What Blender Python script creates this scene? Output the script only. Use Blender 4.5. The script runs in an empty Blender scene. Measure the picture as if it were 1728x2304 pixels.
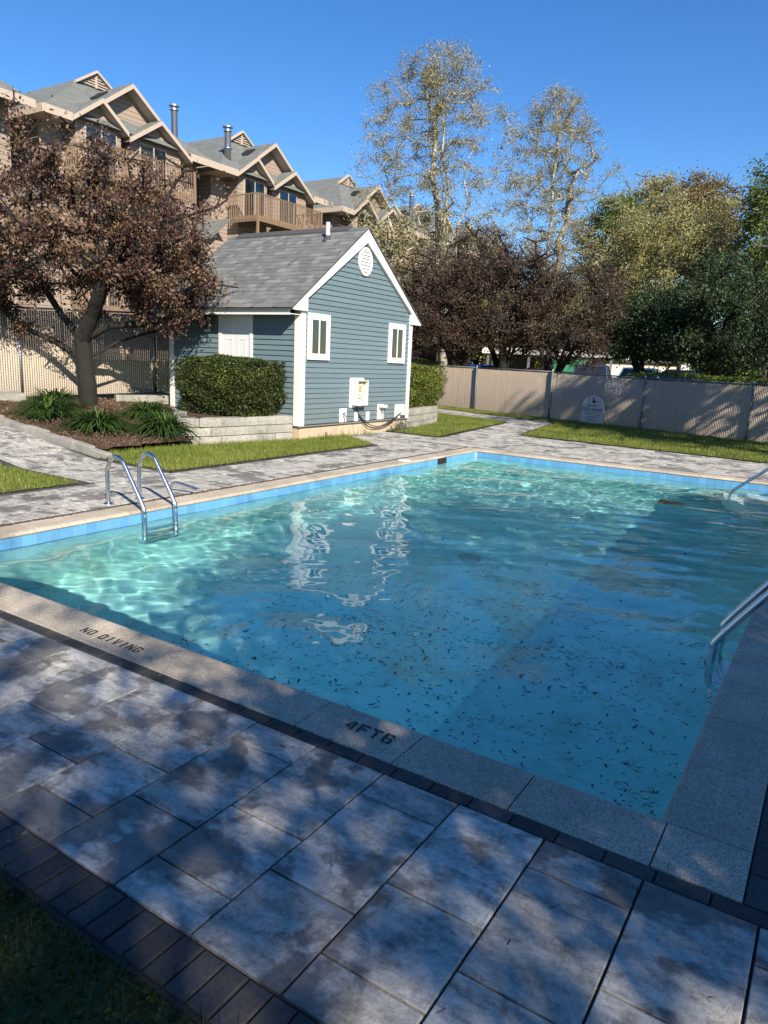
import bpy, math, random
import numpy as np
from mathutils import Vector, Matrix, Euler

sc = bpy.context.scene
COL = sc.collection
rad = math.radians

# ------------------------------------------------------------------ camera
cam = bpy.data.cameras.new('camera'); cam_ob = bpy.data.objects.new('camera', cam)
COL.objects.link(cam_ob); sc.camera = cam_ob
cam.sensor_fit = 'HORIZONTAL'; cam.sensor_width = 36; cam.lens = 33.418
cam.clip_start = 0.05; cam.clip_end = 3000
pitch, roll, yaw = rad(11.94257), rad(2.56709), rad(32.40100)
_f = Vector((-math.sin(yaw) * math.cos(pitch), math.cos(yaw) * math.cos(pitch), -math.sin(pitch)))
_r = Vector((math.cos(yaw), math.sin(yaw), 0)); _u = _r.cross(_f)
_r2 = math.cos(roll) * _r + math.sin(roll) * _u; _u2 = -math.sin(roll) * _r + math.cos(roll) * _u
_M = Matrix((_r2, _u2, -_f)).transposed().to_4x4(); _M.translation = (.3281, -2.5415, 1.6)
cam_ob.matrix_world = _M

# ------------------------------------------------------------------ sky and sun
SUN_EL = rad(32.5)
SUN_AZ = Vector((.82, -.57, 0)).normalized()
world = bpy.data.worlds.new('World'); sc.world = world; world.use_nodes = True
wn = world.node_tree
sky = wn.nodes.new('ShaderNodeTexSky'); sky.sky_type = 'NISHITA'; sky.sun_disc = False
sky.sun_elevation = SUN_EL; sky.sun_rotation = math.atan2(SUN_AZ.x, SUN_AZ.y)
sky.air_density = 1.0; sky.dust_density = 0.0; sky.ozone_density = 4.0; sky.altitude = 0
hsv = wn.nodes.new('ShaderNodeHueSaturation'); hsv.inputs['Saturation'].default_value = 1.26; hsv.inputs['Hue'].default_value = .507
wn.links.new(sky.outputs[0], hsv.inputs['Color']); wn.links.new(hsv.outputs[0], wn.nodes['Background'].inputs[0])
wn.nodes['Background'].inputs[1].default_value = 0.086
sun = bpy.data.lights.new('sun', 'SUN'); sun_ob = bpy.data.objects.new('sun', sun); COL.objects.link(sun_ob)
sun.energy = 4.8; sun.angle = rad(.53); sun.color = (1.0, .91, .76)
_d = Vector((SUN_AZ.x * math.cos(SUN_EL), SUN_AZ.y * math.cos(SUN_EL), math.sin(SUN_EL)))
sun_ob.rotation_euler = _d.to_track_quat('Z', 'Y').to_euler(); sun_ob.location = (12, -10, 20)
sun.cycles.is_caustics_light = True
vs = sc.view_settings
vs.view_transform = 'Standard'; vs.look = 'None'; vs.gamma = 1; vs.use_curve_mapping = False
vs.exposure = 0.97
sc.cycles.use_denoising = True
sc.cycles.sample_clamp_indirect = 6
sc.cycles.max_bounces = 10; sc.cycles.transparent_max_bounces = 12

# ------------------------------------------------------------------ helpers
def tag(o, label=None, cat=None, group=None, kind=None):
    if label: o['label'] = label
    if cat: o['category'] = cat
    if group: o['group'] = group
    if kind: o['kind'] = kind
    return o

def put(name, me, parent=None, mat=None, loc=None, rot=None):
    if mat is not None and not me.materials: me.materials.append(mat)
    o = bpy.data.objects.new(name, me); COL.objects.link(o)
    if parent is not None: o.parent = parent
    if loc is not None: o.location = loc
    if rot is not None: o.rotation_euler = rot
    return o

def empty(name, loc=(0, 0, 0), rz=0, parent=None):
    o = bpy.data.objects.new(name, None); COL.objects.link(o)
    o.empty_display_size = .2; o.location = loc; o.rotation_euler = (0, 0, rz)
    if parent is not None: o.parent = parent
    return o

def np_mesh(name, V, F, smooth=False):
    """V (n,3), F (m,k) arrays."""
    V = np.asarray(V, np.float32); F = np.asarray(F, np.int32)
    me = bpy.data.meshes.new(name); k = F.shape[1]
    me.vertices.add(len(V)); me.vertices.foreach_set('co', V.ravel())
    me.loops.add(F.size); me.loops.foreach_set('vertex_index', F.ravel())
    me.polygons.add(len(F)); me.polygons.foreach_set('loop_start', np.arange(len(F), dtype=np.int32) * k)
    me.update(calc_edges=True)
    if smooth: me.polygons.foreach_set('use_smooth', np.ones(len(F), bool))
    return me

class MB:
    def __init__(s): s.v = []; s.f = []
    def add(s, v, f):
        n = len(s.v); s.v += [tuple(p) for p in v]; s.f += [tuple(i + n for i in q) for q in f]; return s
    def box(s, x0, x1, y0, y1, z0, z1):
        return s.add([(x0, y0, z0), (x1, y0, z0), (x1, y1, z0), (x0, y1, z0), (x0, y0, z1), (x1, y0, z1), (x1, y1, z1), (x0, y1, z1)],
                     [(0, 3, 2, 1), (4, 5, 6, 7), (0, 1, 5, 4), (1, 2, 6, 5), (2, 3, 7, 6), (3, 0, 4, 7)])
    def prism(s, poly, a, b, axis='x'):
        """polygon (2D) extruded from a to b along axis."""
        n = len(poly)
        def P(p, t): return {'x': (t, p[0], p[1]), 'y': (p[0], t, p[1]), 'z': (p[0], p[1], t)}[axis]
        return s.add([P(p, a) for p in poly] + [P(p, b) for p in poly],
                     [tuple(range(n))[::-1], tuple(range(n, 2 * n))] + [(i, (i + 1) % n, n + (i + 1) % n, n + i) for i in range(n)])
    def tube(s, pts, r, seg=8, cap=True):
        pts = [Vector(p) for p in pts]; n = len(pts); rs = r if isinstance(r, (list, tuple)) else [r] * n
        base = len(s.v); up = None
        for i, p in enumerate(pts):
            t = (pts[min(i + 1, n - 1)] - pts[max(i - 1, 0)]).normalized()
            if up is None: up = Vector((0, 0, 1)) if abs(t.z) < .9 else Vector((1, 0, 0))
            a = t.cross(up)
            if a.length < 1e-4: a = t.orthogonal()
            a.normalize(); b = a.cross(t).normalized(); up = b
            for k in range(seg):
                q = 2 * math.pi * k / seg; s.v.append(tuple(p + rs[i] * (a * math.cos(q) + b * math.sin(q))))
        for i in range(n - 1):
            for k in range(seg):
                a0 = base + i * seg + k; a1 = base + i * seg + (k + 1) % seg
                s.f.append((a0, a1, a1 + seg, a0 + seg))
        if cap:
            s.f.append(tuple(base + k for k in range(seg))[::-1]); s.f.append(tuple(base + (n - 1) * seg + k for k in range(seg)))
        return s
    def lathe(s, prof, c=(0, 0, 0), seg=16):
        b = len(s.v); m = len(prof)
        for (r, z) in prof:
            for k in range(seg):
                a = 2 * math.pi * k / seg; s.v.append((c[0] + r * math.cos(a), c[1] + r * math.sin(a), c[2] + z))
        for i in range(m - 1):
            for k in range(seg):
                a0 = b + i * seg + k; a1 = b + i * seg + (k + 1) % seg; s.f.append((a0, a1, a1 + seg, a0 + seg))
        s.f.append(tuple(b + k for k in range(seg))[::-1]); s.f.append(tuple(b + (m - 1) * seg + k for k in range(seg)))
        return s
    def mesh(s, name, smooth=False):
        me = bpy.data.meshes.new(name); me.from_pydata(s.v, [], s.f); me.update()
        if smooth: me.shade_smooth()
        return me
    def build(s, name, mat, parent=None, smooth=False, loc=None, rot=None):
        return put(name, s.mesh(name, smooth), parent, mat, loc, rot)

def bez(p, n=10):
    """smooth polyline through corner points p (Catmull-Rom)."""
    p = [Vector(q) for q in p]; out = []
    for i in range(len(p) - 1):
        a, b, c, d = p[max(i - 1, 0)], p[i], p[i + 1], p[min(i + 2, len(p) - 1)]
        for k in range(n):
            t = k / n; out.append(.5 * ((2 * b) + (c - a) * t + (2 * a - 5 * b + 4 * c - d) * t * t + (3 * b - a - 3 * c + d) * t ** 3))
    return out + [p[-1]]

# ------------------------------------------------------------------ materials
class NT:
    def __init__(s, name):
        s.m = bpy.data.materials.new(name); s.m.use_nodes = True; s.t = s.m.node_tree
        s.b = s.t.nodes['Principled BSDF']; s.out = s.t.nodes['Material Output']
    def n(s, typ, **kw):
        q = s.t.nodes.new('ShaderNode' + typ)
        for k, v in kw.items():
            if hasattr(q, k) and not k.startswith('i_'): setattr(q, k, v)
        return q
    def set(s, sock, v):
        if isinstance(v, bpy.types.NodeSocket): s.t.links.new(v, sock)
        elif isinstance(v, (tuple, list)) and len(v) == 3 and sock.type == 'RGBA': sock.default_value = (*v, 1)
        else: sock.default_value = v
    def pos(s): return s.n('NewGeometry').outputs['Position']
    def objc(s, rnd=True):
        c = s.n('TexCoord').outputs['Object']
        if not rnd: return c
        oi = s.n('ObjectInfo').outputs['Random']
        m = s.n('VectorMath', operation='MULTIPLY_ADD'); cx = s.n('CombineXYZ')
        for i, k in enumerate((37.1, 91.7, 53.3)):
            mm = s.math('MULTIPLY', oi, k); s.set(cx.inputs[i], mm)
        s.set(m.inputs[0], c); m.inputs[1].default_value = (1, 1, 1); s.set(m.inputs[2], cx.outputs[0])
        return m.outputs[0]
    def scale(s, v, xyz):
        m = s.n('VectorMath', operation='MULTIPLY'); s.set(m.inputs[0], v); m.inputs[1].default_value = xyz; return m.outputs[0]
    def noise(s, v, sc_, det=4, rough=.55, dist=0):
        q = s.n('TexNoise'); s.set(q.inputs['Vector'], v); q.inputs['Scale'].default_value = sc_
        q.inputs['Detail'].default_value = det; q.inputs['Roughness'].default_value = rough; q.inputs['Distortion'].default_value = dist
        return q.outputs['Fac']
    def vor(s, v, sc_, feat='F1'):
        q = s.n('TexVoronoi', feature=feat); s.set(q.inputs['Vector'], v); q.inputs['Scale'].default_value = sc_; return q
    def math(s, op, a, b=0, c=0, clamp=False):
        q = s.n('Math', operation=op); q.use_clamp = clamp
        s.set(q.inputs[0], a); s.set(q.inputs[1], b); s.set(q.inputs[2], c); return q.outputs[0]
    def ramp(s, f, stops, interp='LINEAR'):
        q = s.n('ValToRGB'); q.color_ramp.interpolation = interp; e = q.color_ramp.elements
        while len(e) < len(stops): e.new(.5)
        for el, (p, c) in zip(e, stops):
            el.position = p; el.color = (*c, 1) if isinstance(c, (tuple, list)) else (c, c, c, 1)
        s.set(q.inputs[0], f); return q.outputs[0]
    def mix(s, f, a, b, blend='MIX'):
        q = s.n('MixRGB', blend_type=blend); s.set(q.inputs[0], f); s.set(q.inputs[1], a); s.set(q.inputs[2], b); return q.outputs[0]
    def rand(s): return s.n('ObjectInfo').outputs['Random']
    def island(s): return s.n('NewGeometry').outputs['Random Per Island']
    def bump(s, h, strength=.3, dist=.01):
        q = s.n('Bump'); q.inputs['Strength'].default_value = strength; q.inputs['Distance'].default_value = dist
        s.set(q.inputs['Height'], h); s.set(s.b.inputs['Normal'], q.outputs[0]); return q.outputs[0]
    def col(s, c): s.set(s.b.inputs['Base Color'], c)
    def rough(s, r): s.set(s.b.inputs['Roughness'], r)
    def spec(s, r): s.b.inputs['Specular IOR Level'].default_value = r

def plain(name, c, rough=.6, metal=0, var=.12, sc_=6, bump=0, spec=.4):
    m = NT(name); p = m.pos(); f = m.noise(p, sc_, 5)
    m.col(m.mix(f, tuple(x * (1 - var) for x in c), tuple(min(1, x * (1 + var)) for x in c)))
    m.rough(m.math('MULTIPLY_ADD', m.noise(p, sc_ * 3, 3), .2, rough - .1)); m.b.inputs['Metallic'].default_value = metal; m.spec(spec)
    if bump: m.bump(m.noise(p, sc_ * 8, 4), bump, .004)
    return m.m

def leafmat(name, stops, trans=.3, rough=.55, clump=.0):
    m = NT(name); t = m.t
    f = m.island()
    g = m.noise(m.pos(), 1.1, 2)
    ff = m.math('MULTIPLY_ADD', g, .9, m.math('MULTIPLY_ADD', f, .75, -.33), clamp=True)
    c = m.ramp(ff, stops)
    d = m.b; m.col(c); m.rough(rough); m.spec(.35)
    tr = m.n('BsdfTranslucent'); m.set(tr.inputs[0], m.mix(.5, c, m.mix(1, c, (1.0, 1.0, .5), 'MULTIPLY')))
    mx = m.n('MixShader'); mx.inputs[0].default_value = trans
    t.links.new(d.outputs[0], mx.inputs[1]); t.links.new(tr.outputs[0], mx.inputs[2]); t.links.new(mx.outputs[0], m.out.inputs[0])
    return m.m

def mat_paver():
    m = NT('weathered grey paver'); o = m.objc(); p = m.pos()
    st = m.scale(o, (1, 2.6, 1))
    a = m.noise(st, 7, 6, .62, .4); b = m.noise(o, 45, 4, .7)
    base = m.ramp(m.math('MULTIPLY_ADD', m.noise(o, 170, 3, .8), .25, m.math('MULTIPLY_ADD', b, .30, m.math('MULTIPLY', a, .50))), [(.40, (.15, .145, .135)), (.5, (.33, .315, .285)), (.62, (.54, .51, .46))])
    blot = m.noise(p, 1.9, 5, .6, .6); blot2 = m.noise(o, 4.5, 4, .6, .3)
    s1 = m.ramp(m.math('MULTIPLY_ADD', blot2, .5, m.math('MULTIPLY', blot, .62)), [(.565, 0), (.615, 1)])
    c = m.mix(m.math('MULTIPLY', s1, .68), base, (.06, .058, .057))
    r = m.math('MULTIPLY_ADD', m.rand(), .34, .83)
    c = m.mix(1, c, m.n('CombineXYZ').outputs[0], 'MULTIPLY') if False else c
    v = m.n('HueSaturation'); v.inputs['Saturation'].default_value = 1; m.set(v.inputs['Value'], r); m.set(v.inputs['Color'], c)
    m.col(v.outputs[0]); m.rough(.78); m.spec(.3)
    cr = m.vor(m.mix(.12, o, m.n('TexNoise').outputs['Color']), 3.2, 'DISTANCE_TO_EDGE').outputs['Distance']
    crack = m.ramp(cr, [(.0, 0), (.018, 1)])
    grain = m.noise(o, 190, 3, .8)
    h = m.math('ADD', m.math('MULTIPLY', m.math('ADD', a, m.math('MULTIPLY', grain, .5)), .8), m.math('ADD', m.math('MULTIPLY', b, .35), m.math('MULTIPLY', crack, .12)))
    m.bump(h, .55, .006); return m.m

def mat_brick():
    m = NT('charcoal border brick'); o = m.objc(); b = m.noise(o, 60, 4, .7)
    c = m.ramp(b, [(.3, (.036, .036, .036)), (.7, (.072, .070, .067))])
    v = m.n('HueSaturation'); m.set(v.inputs['Value'], m.math('MULTIPLY_ADD', m.rand(), .5, .75)); m.set(v.inputs['Color'], c)
    m.col(v.outputs[0]); m.rough(.8); m.spec(.3); m.bump(b, .4, .003); return m.m

def mat_coping():
    m = NT('exposed aggregate coping'); o = m.objc(); p = m.pos()
    v1 = m.vor(o, 210); sp = m.ramp(v1.outputs['Color'], [(0, (.11, .09, .07)), (.2, (.36, .30, .225)), (.62, (.47, .395, .30)), (.93, (.68, .61, .51))])
    pit = m.ramp(m.noise(o, 95, 3, .7), [(.32, 0), (.38, 1)])
    big = m.ramp(m.noise(p, 2.3, 4), [(.3, .72), (.7, 1.08)])
    c = m.mix(1, m.mix(pit, (.07, .065, .06), sp), big, 'MULTIPLY')
    v = m.n('HueSaturation'); m.set(v.inputs['Value'], m.math('MULTIPLY_ADD', m.rand(), .22, .88)); m.set(v.inputs['Color'], c)
    m.col(v.outputs[0]); m.rough(.85); m.bump(m.math('ADD', m.math('MULTIPLY', pit, .6), m.noise(o, 160, 3)), .6, .003); return m.m

def mat_siding(name, c, pitch_=0.0, groove=.5):
    m = NT(name); p = m.pos(); o = m.objc()
    f = m.noise(m.scale(p, (1, 1, 3)), 3.5, 4)
    cc = m.mix(f, tuple(x * .9 for x in c), tuple(x * 1.08 for x in c))
    if pitch_:
        z = m.n('SeparateXYZ'); m.set(z.inputs[0], p)
        fr = m.math('FRACT', m.math('DIVIDE', z.outputs[2], pitch_))
        row = m.n('TexWhiteNoise', noise_dimensions='1D'); m.set(row.inputs['W'], m.math('FLOOR', m.math('DIVIDE', z.outputs[2], pitch_)))
        cc = m.mix(m.math('MULTIPLY', row.outputs['Value'], .18), cc, tuple(x * .6 for x in c))
        g = m.ramp(fr, [(0, 1), (.10, 1), (.13, 0)])
        cc = m.mix(m.math('MULTIPLY', g, groove), cc, tuple(x * .22 for x in c)); m.bump(m.math('SUBTRACT', 1, fr), .5, .02)
    else:
        v = m.n('HueSaturation'); m.set(v.inputs['Value'], m.math('MULTIPLY_ADD', m.rand(), .1, .95)); m.set(v.inputs['Color'], cc); cc = v.outputs[0]
        zz = m.n('SeparateXYZ'); m.set(zz.inputs[0], p)
        low = m.math('MULTIPLY', m.ramp(zz.outputs[2], [(.30, 1), (.95, 0)]), m.ramp(m.noise(m.scale(p, (1, 1, .35)), 5, 5, .65), [(.35, .0), (.75, .6)]))
        cc = m.mix(low, cc, (.16, .15, .12)); cc = m.mix(m.math('MULTIPLY', m.ramp(m.noise(m.scale(p, (1, 1, .15)), 9, 4, .6), [(.5, 0), (.75, 1)]), .14), cc, (.10, .11, .11))
        m.bump(m.noise(m.scale(p, (6, 6, 60)), 4, 3), .12, .002)
    m.col(cc); m.rough(.55); m.spec(.35); return m.m

def mat_shingle_piece(isl=False):
    m = NT('grey asphalt shingle'); o = m.pos() if isl else m.objc()
    c = m.ramp(m.island() if isl else m.rand(), [(0, (.10, .105, .105)), (.4, (.125, .13, .13)), (.75, (.145, .15, .15)), (1, (.19, .195, .19))])
    n = m.noise(o, 120, 3, .7); m.col(m.mix(1, c, m.ramp(n, [(.3, .72), (.7, 1.2)]), 'MULTIPLY')); m.rough(.9); m.bump(n, .5, .003); return m.m

def mat_far_roof():
    m = NT('green grey roof shingles'); p = m.pos()
    q = m.n('TexNoise'); sp = m.n('SeparateXYZ'); m.set(sp.inputs[0], p)
    cx = m.n('CombineXYZ'); m.set(cx.inputs[0], m.math('ADD', sp.outputs[0], sp.outputs[1])); m.set(cx.inputs[1], sp.outputs[2])
    br = m.n('TexBrick'); m.set(br.inputs['Vector'], cx.outputs[0])
    for k, v in dict(Scale=1).items(): br.inputs[k].default_value = v
    br.inputs['Brick Width'].default_value = .34; br.inputs['Row Height'].default_value = .11; br.inputs['Mortar Size'].default_value = .006
    br.inputs['Color1'].default_value = (.105, .112, .108, 1); br.inputs['Color2'].default_value = (.165, .173, .167, 1); br.inputs['Mortar'].default_value = (.07, .075, .07, 1)
    br.inputs['Bias'].default_value = -.1
    m.col(m.mix(.35, br.outputs[0], m.ramp(m.noise(p, 1.4, 5), [(.3, (.10, .112, .105)), (.7, (.175, .185, .17))])))
    m.rough(.92); m.bump(m.noise(p, 30, 3), .3, .01); return m.m

def mat_wood(name, c):
    m = NT(name); p = m.objc(); f = m.noise(m.scale(p, (9, 9, 1.2)), 6, 5, .6)
    v = m.n('HueSaturation'); m.set(v.inputs['Value'], m.math('MULTIPLY_ADD', m.rand(), .4, .8))
    m.set(v.inputs['Color'], m.mix(f, tuple(x * .65 for x in c), tuple(x * 1.25 for x in c))); m.col(v.outputs[0]); m.rough(.8); m.bump(f, .3, .004); return m.m

def mat_bark(name, c1, c2, sc_=7, patch=False):
    m = NT(name); p = m.pos()
    if patch:
        f = m.ramp(m.noise(p, sc_, 4, .5, .8), [(.42, 0), (.5, 1)]); h = f
    else:
        f = m.noise(m.scale(p, (3.2, 3.2, .8)), sc_, 6, .65, .5); h = f
    m.col(m.mix(f, c1, c2)); m.rough(.9); m.bump(h, .8, .03); return m.m

def mat_block():
    m = NT('split face wall block'); o = m.objc(); n = m.noise(o, 22, 6, .65); n2 = m.noise(m.pos(), 2.4, 4)
    c = m.ramp(m.math('MULTIPLY_ADD', n2, .5, m.math('MULTIPLY', n, .6)), [(.33, (.13, .125, .11)), (.55, (.30, .285, .25)), (.75, (.42, .40, .355))])
    v = m.n('HueSaturation'); m.set(v.inputs['Value'], m.math('MULTIPLY_ADD', m.rand(), .3, .85)); m.set(v.inputs['Color'], c)
    m.col(v.outputs[0]); m.rough(.92); m.bump(n, 1.0, .02); return m.m

def mat_stucco():
    m = NT('stained tan foundation'); p = m.pos()
    n = m.noise(m.scale(p, (1, 1, .22)), 7, 5, .6); st = m.ramp(m.noise(m.scale(p, (1, 1, .12)), 11, 4, .6), [(.52, 0), (.66, 1)])
    c = m.mix(n, (.40, .30, .21), (.56, .44, .32)); c = m.mix(m.math('MULTIPLY', st, .45), c, (.20, .16, .09)); m.col(c); m.rough(.9); m.bump(m.noise(p, 60, 4), .35, .004); return m.m

def mat_ground(name, c1, c2, sc_=3, b=.4, fine=40):
    m = NT(name); p = m.pos(); f = m.math('MULTIPLY_ADD', m.noise(p, fine, 4, .7), .55, m.math('MULTIPLY', m.noise(p, sc_, 5), .5))
    m.col(m.ramp(f, [(.34, c1), (.7, c2)])); m.rough(.95); m.spec(.2); m.bump(m.noise(p, fine, 5, .7), b, .02); return m.m

def mat_glass_dark():
    m = NT('window glass'); m.col((.02, .025, .03)); m.rough(.03); m.b.inputs['Specular IOR Level'].default_value = .6
    t = m.n('BsdfTransparent'); t.inputs[0].default_value = (.75, .8, .8, 1)
    g = m.n('BsdfGlossy'); g.inputs['Roughness'].default_value = .02
    fr = m.n('Fresnel'); fr.inputs[0].default_value = 1.5
    mx = m.n('MixShader'); m.set(mx.inputs[0], m.math('MULTIPLY_ADD', fr.outputs[0], .85, .05))
    m.t.links.new(t.outputs[0], mx.inputs[1]); m.t.links.new(g.outputs[0], mx.inputs[2]); m.t.links.new(mx.outputs[0], m.out.inputs[0]); return m.m

def mat_metal(name, c, rough=.22):
    m = NT(name); p = m.pos(); m.col(c); m.b.inputs['Metallic'].default_value = 1
    m.rough(m.math('MULTIPLY_ADD', m.noise(p, 25, 4), .22, rough - .08)); return m.m

def mat_water():
    m = NT('pool water'); b = m.b
    b.inputs['Transmission Weight'].default_value = 1; b.inputs['Roughness'].default_value = 0; b.inputs['IOR'].default_value = 1.333
    m.col((.86, 1.0, 1.0)); return m.m

def mat_plaster():
    m = NT('aqua pool plaster'); p = m.pos()
    big = m.ramp(m.noise(p, .7, 4, .55), [(.3, (.36, .76, .74)), (.7, (.50, .90, .84))])
    dirt = m.ramp(m.noise(p, 1.3, 6, .72, .8), [(.47, 0), (.66, 1)])
    speck = m.ramp(m.noise(p, 26, 4, .7), [(.60, 0), (.68, 1)])
    c = m.mix(m.math('MULTIPLY', dirt, .42), big, (.17, .27, .19)); c = m.mix(m.math('MULTIPLY', m.math('MULTIPLY', speck, dirt), .55), c, (.09, .09, .05))
    m.col(c); m.rough(.8); return m.m

def mat_tile():
    m = NT('blue glazed tile'); p = m.pos()
    v = m.n('HueSaturation'); m.set(v.inputs['Value'], m.math('MULTIPLY_ADD', m.rand(), .22, .88))
    m.set(v.inputs['Color'], m.mix(m.noise(p, 9, 4), (.085, .26, .47), (.135, .34, .55))); m.col(v.outputs[0]); m.rough(.18); return m.m

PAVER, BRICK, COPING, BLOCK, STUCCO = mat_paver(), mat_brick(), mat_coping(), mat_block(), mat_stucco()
SAND = mat_ground('joint sand', (.03, .028, .025), (.075, .07, .06), 6, .3, 80)
SIDING = mat_siding('blue grey vinyl siding', (.120, .170, .195))
WHITE = plain('white trim paint', (.66, .65, .62), .45, var=.04, sc_=2)
DOORW = plain('white door paint', (.62, .63, .63), .4, var=.03, sc_=2)
SHINGLE, SHINGLE_STUFF, FARROOF = mat_shingle_piece(), mat_shingle_piece(True), mat_far_roof()
ROOFBASE = plain('dark roof underlay', (.06, .06, .065), .9)
TAN = mat_siding('tan board siding', (.315, .245, .20), .20, .75)
TANTRIM = plain('pale tan trim', (.42, .345, .285), .6, var=.08)
DARKWALL = plain('shaded porch wall', (.10, .08, .065), .8)
WOOD = mat_wood('weathered brown deck wood', (.215, .145, .095))
STEEL = mat_metal('polished stainless steel', (.66, .66, .66), .2)
GALV = mat_metal('galvanised steel', (.42, .44, .46), .42)
GLASS = mat_glass_dark()
DARK = plain('dark interior', (.012, .012, .014), .9, var=.05)
CURTAIN = plain('pale curtain cloth', (.62, .62, .60), .9, var=.08)
SLAT = plain('tan privacy slat', (.47, .375, .285), .55, var=.1, sc_=4)
WIRE = plain('grey green fence wire', (.20, .21, .20), .5, var=.1)
POSTM = plain('dark green fence post paint', (.12, .14, .14), .5, var=.1)
MULCH = mat_ground('bark mulch', (.03, .019, .013), (.14, .09, .06), 4, 1.0, 55)
SOIL = mat_ground('lawn soil', (.045, .055, .016), (.15, .15, .05), 3, .6, 50)
EARTH = mat_ground('ground earth and turf', (.05, .07, .02), (.12, .13, .06), .5, .5, 12)
ASPHALT = mat_ground('parking asphalt', (.04, .04, .042), (.075, .073, .07), 1.5, .4, 60)
CONC = mat_ground('rough concrete', (.17, .165, .15), (.36, .345, .31), 4, .5, 45)
BLACKPAINT = plain('worn black stencil paint', (.018, .02, .024), .7, var=.3, sc_=60)
GROUT = plain('pale grout line', (.52, .52, .48), .8, var=.1, sc_=20)
PLASTIC = plain('white plastic', (.64, .63, .59), .4, var=.03)
CREAM = plain('cream plastic', (.58, .53, .36), .5, var=.05)
RUBBER = plain('black cable rubber', (.03, .03, .032), .5)

# ------------------------------------------------------------------ ground heights
def hz(x, y):
    """height of the bank left of the pool."""
    if y > 10.5:
        return 0.0 if x > -14.5 else min((-14.5 - x) * .09, 1.3)
    if x > -8.8: return 0.0
    return min((-8.8 - x) * .105, .55) + max(0, min((-14.2 - x) * .06, .8))

PX0, PX1, PY0, PY1 = -5.6, 0.0, 0.0, 10.0
WATER_Z = -.135

# ------------------------------------------------------------------ ground sheet
gx = sorted(set([-900, -300, -120, -70, -45] + [x * 1.5 for x in range(-23, -3)] + [-8.8, -5.95, .33, 3, 8, 15, 30, 60, 150, 400, 900]))
gy = sorted(set([-900, -300, -100, -40, -15, -6, -2.0, -.33, 3, 6, 10.33, 10.5, 11, 13, 16] + [20 + 5 * i for i in range(12)] + [90, 130, 200, 400, 900, 2000]))
V = [(x, y, hz(x, y) - .07) for y in gy for x in gx]; F = []
for j in range(len(gy) - 1):
    for i in range(len(gx) - 1):
        cx, cy = (gx[i] + gx[i + 1]) / 2, (gy[j] + gy[j + 1]) / 2
        if -5.95 < cx < .33 and -.33 < cy < 10.33: continue
        a = j * len(gx) + i; F.append((a, a + 1, a + 1 + len(gx), a + len(gx)))
tag(put('ground', np_mesh('ground', V, F), None, EARTH), kind='structure')

# parking lot beyond the far fence
lot = MB().add([(-22, 29.5, .2), (8, 23.5, .2), (14, 60, .2), (-22, 60, .2)], [(0, 1, 2, 3)]).build('parking_lot', ASPHALT)
tag(lot, kind='structure')

# ------------------------------------------------------------------ pool shell
zb = -1.35
pool = empty('pool', (0, 0, 0)); tag(pool, 'rectangular swimming pool with aqua plaster and blue tile band', 'pool', kind='structure')
shell = MB()
v = [(PX0, PY0, -.02), (PX1, PY0, -.02), (PX1, PY1, -.02), (PX0, PY1, -.02), (PX0, PY0, zb), (PX1, PY0, zb), (PX1, PY1, zb - .35), (PX0, PY1, zb - .35)]
shell.add(v, [(4, 5, 6, 7), (0, 4, 7, 3), (3, 7, 6, 2), (2, 6, 5, 1), (1, 5, 4, 0)])
shell_o = shell.build('basin', mat_plaster(), pool); shell_o.cycles.is_caustics_receiver = True
TILE = mat_tile()
tw = .125
tile_me_x = MB().box(.002, tw - .002, 0, .012, -.178, -.036).mesh('tile'); tile_me_x.materials.append(TILE)
tile_me_y = MB().box(0, .012, .002, tw - .002, -.178, -.036).mesh('tile'); tile_me_y.materials.append(TILE)
for i in range(80):
    o1 = put('tile', tile_me_y, pool, None, (PX0, PY0 + i * tw, 0)); o2 = put('tile', tile_me_y, pool, None, (PX1 - .012, PY0 + i * tw, 0))
    o1.cycles.is_caustics_receiver = True
for i in range(44):
    o1 = put('tile', tile_me_x, pool, None, (PX0 + .05 + i * tw, PY1 - .012, 0)); put('tile', tile_me_x, pool, None, (PX0 + .05 + i * tw, PY0, 0))
    o1.cycles.is_caustics_receiver = True
g = MB().box(PX0, PX0 + .008, PY0, PY1, -.185, -.02).box(PX0, PX1, PY1 - .008, PY1, -.185, -.02)
g.build('grout_line', GROUT, pool).cycles.is_caustics_receiver = True
# skimmer mouth in the left wall
MB().box(PX0 - .002, PX0 + .0135, 8.46, 8.80, -.15, -.03).build('skimmer_opening', DARK, pool)
# corner steps under water
stp = MB()
for r_, z0, z1 in ((1.15, -1.6, -.75), (.80, -1.6, -.50), (.48, -1.6, -.24)):
    poly = [(PX1 - .013, PY1 - .013)] + [(PX1 - .013 - r_ * math.sin(a), PY1 - .013 - r_ * math.cos(a)) for a in np.linspace(0, math.pi / 2, 10)]
    stp.prism(poly[::-1], z0, z1, 'z')
stp.build('corner_step', plain('white step plaster', (.72, .78, .76), .7, var=.05), pool).cycles.is_caustics_receiver = True
drn = MB().lathe([(.0, .012), (.10, .012), (.115, .004), (.115, 0)], (-3.0, 4.5, zb - .155), 20)
drn.build('drain_cover', plain('drain plastic', (.30, .5, .5), .6), pool).cycles.is_caustics_receiver = True

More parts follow.
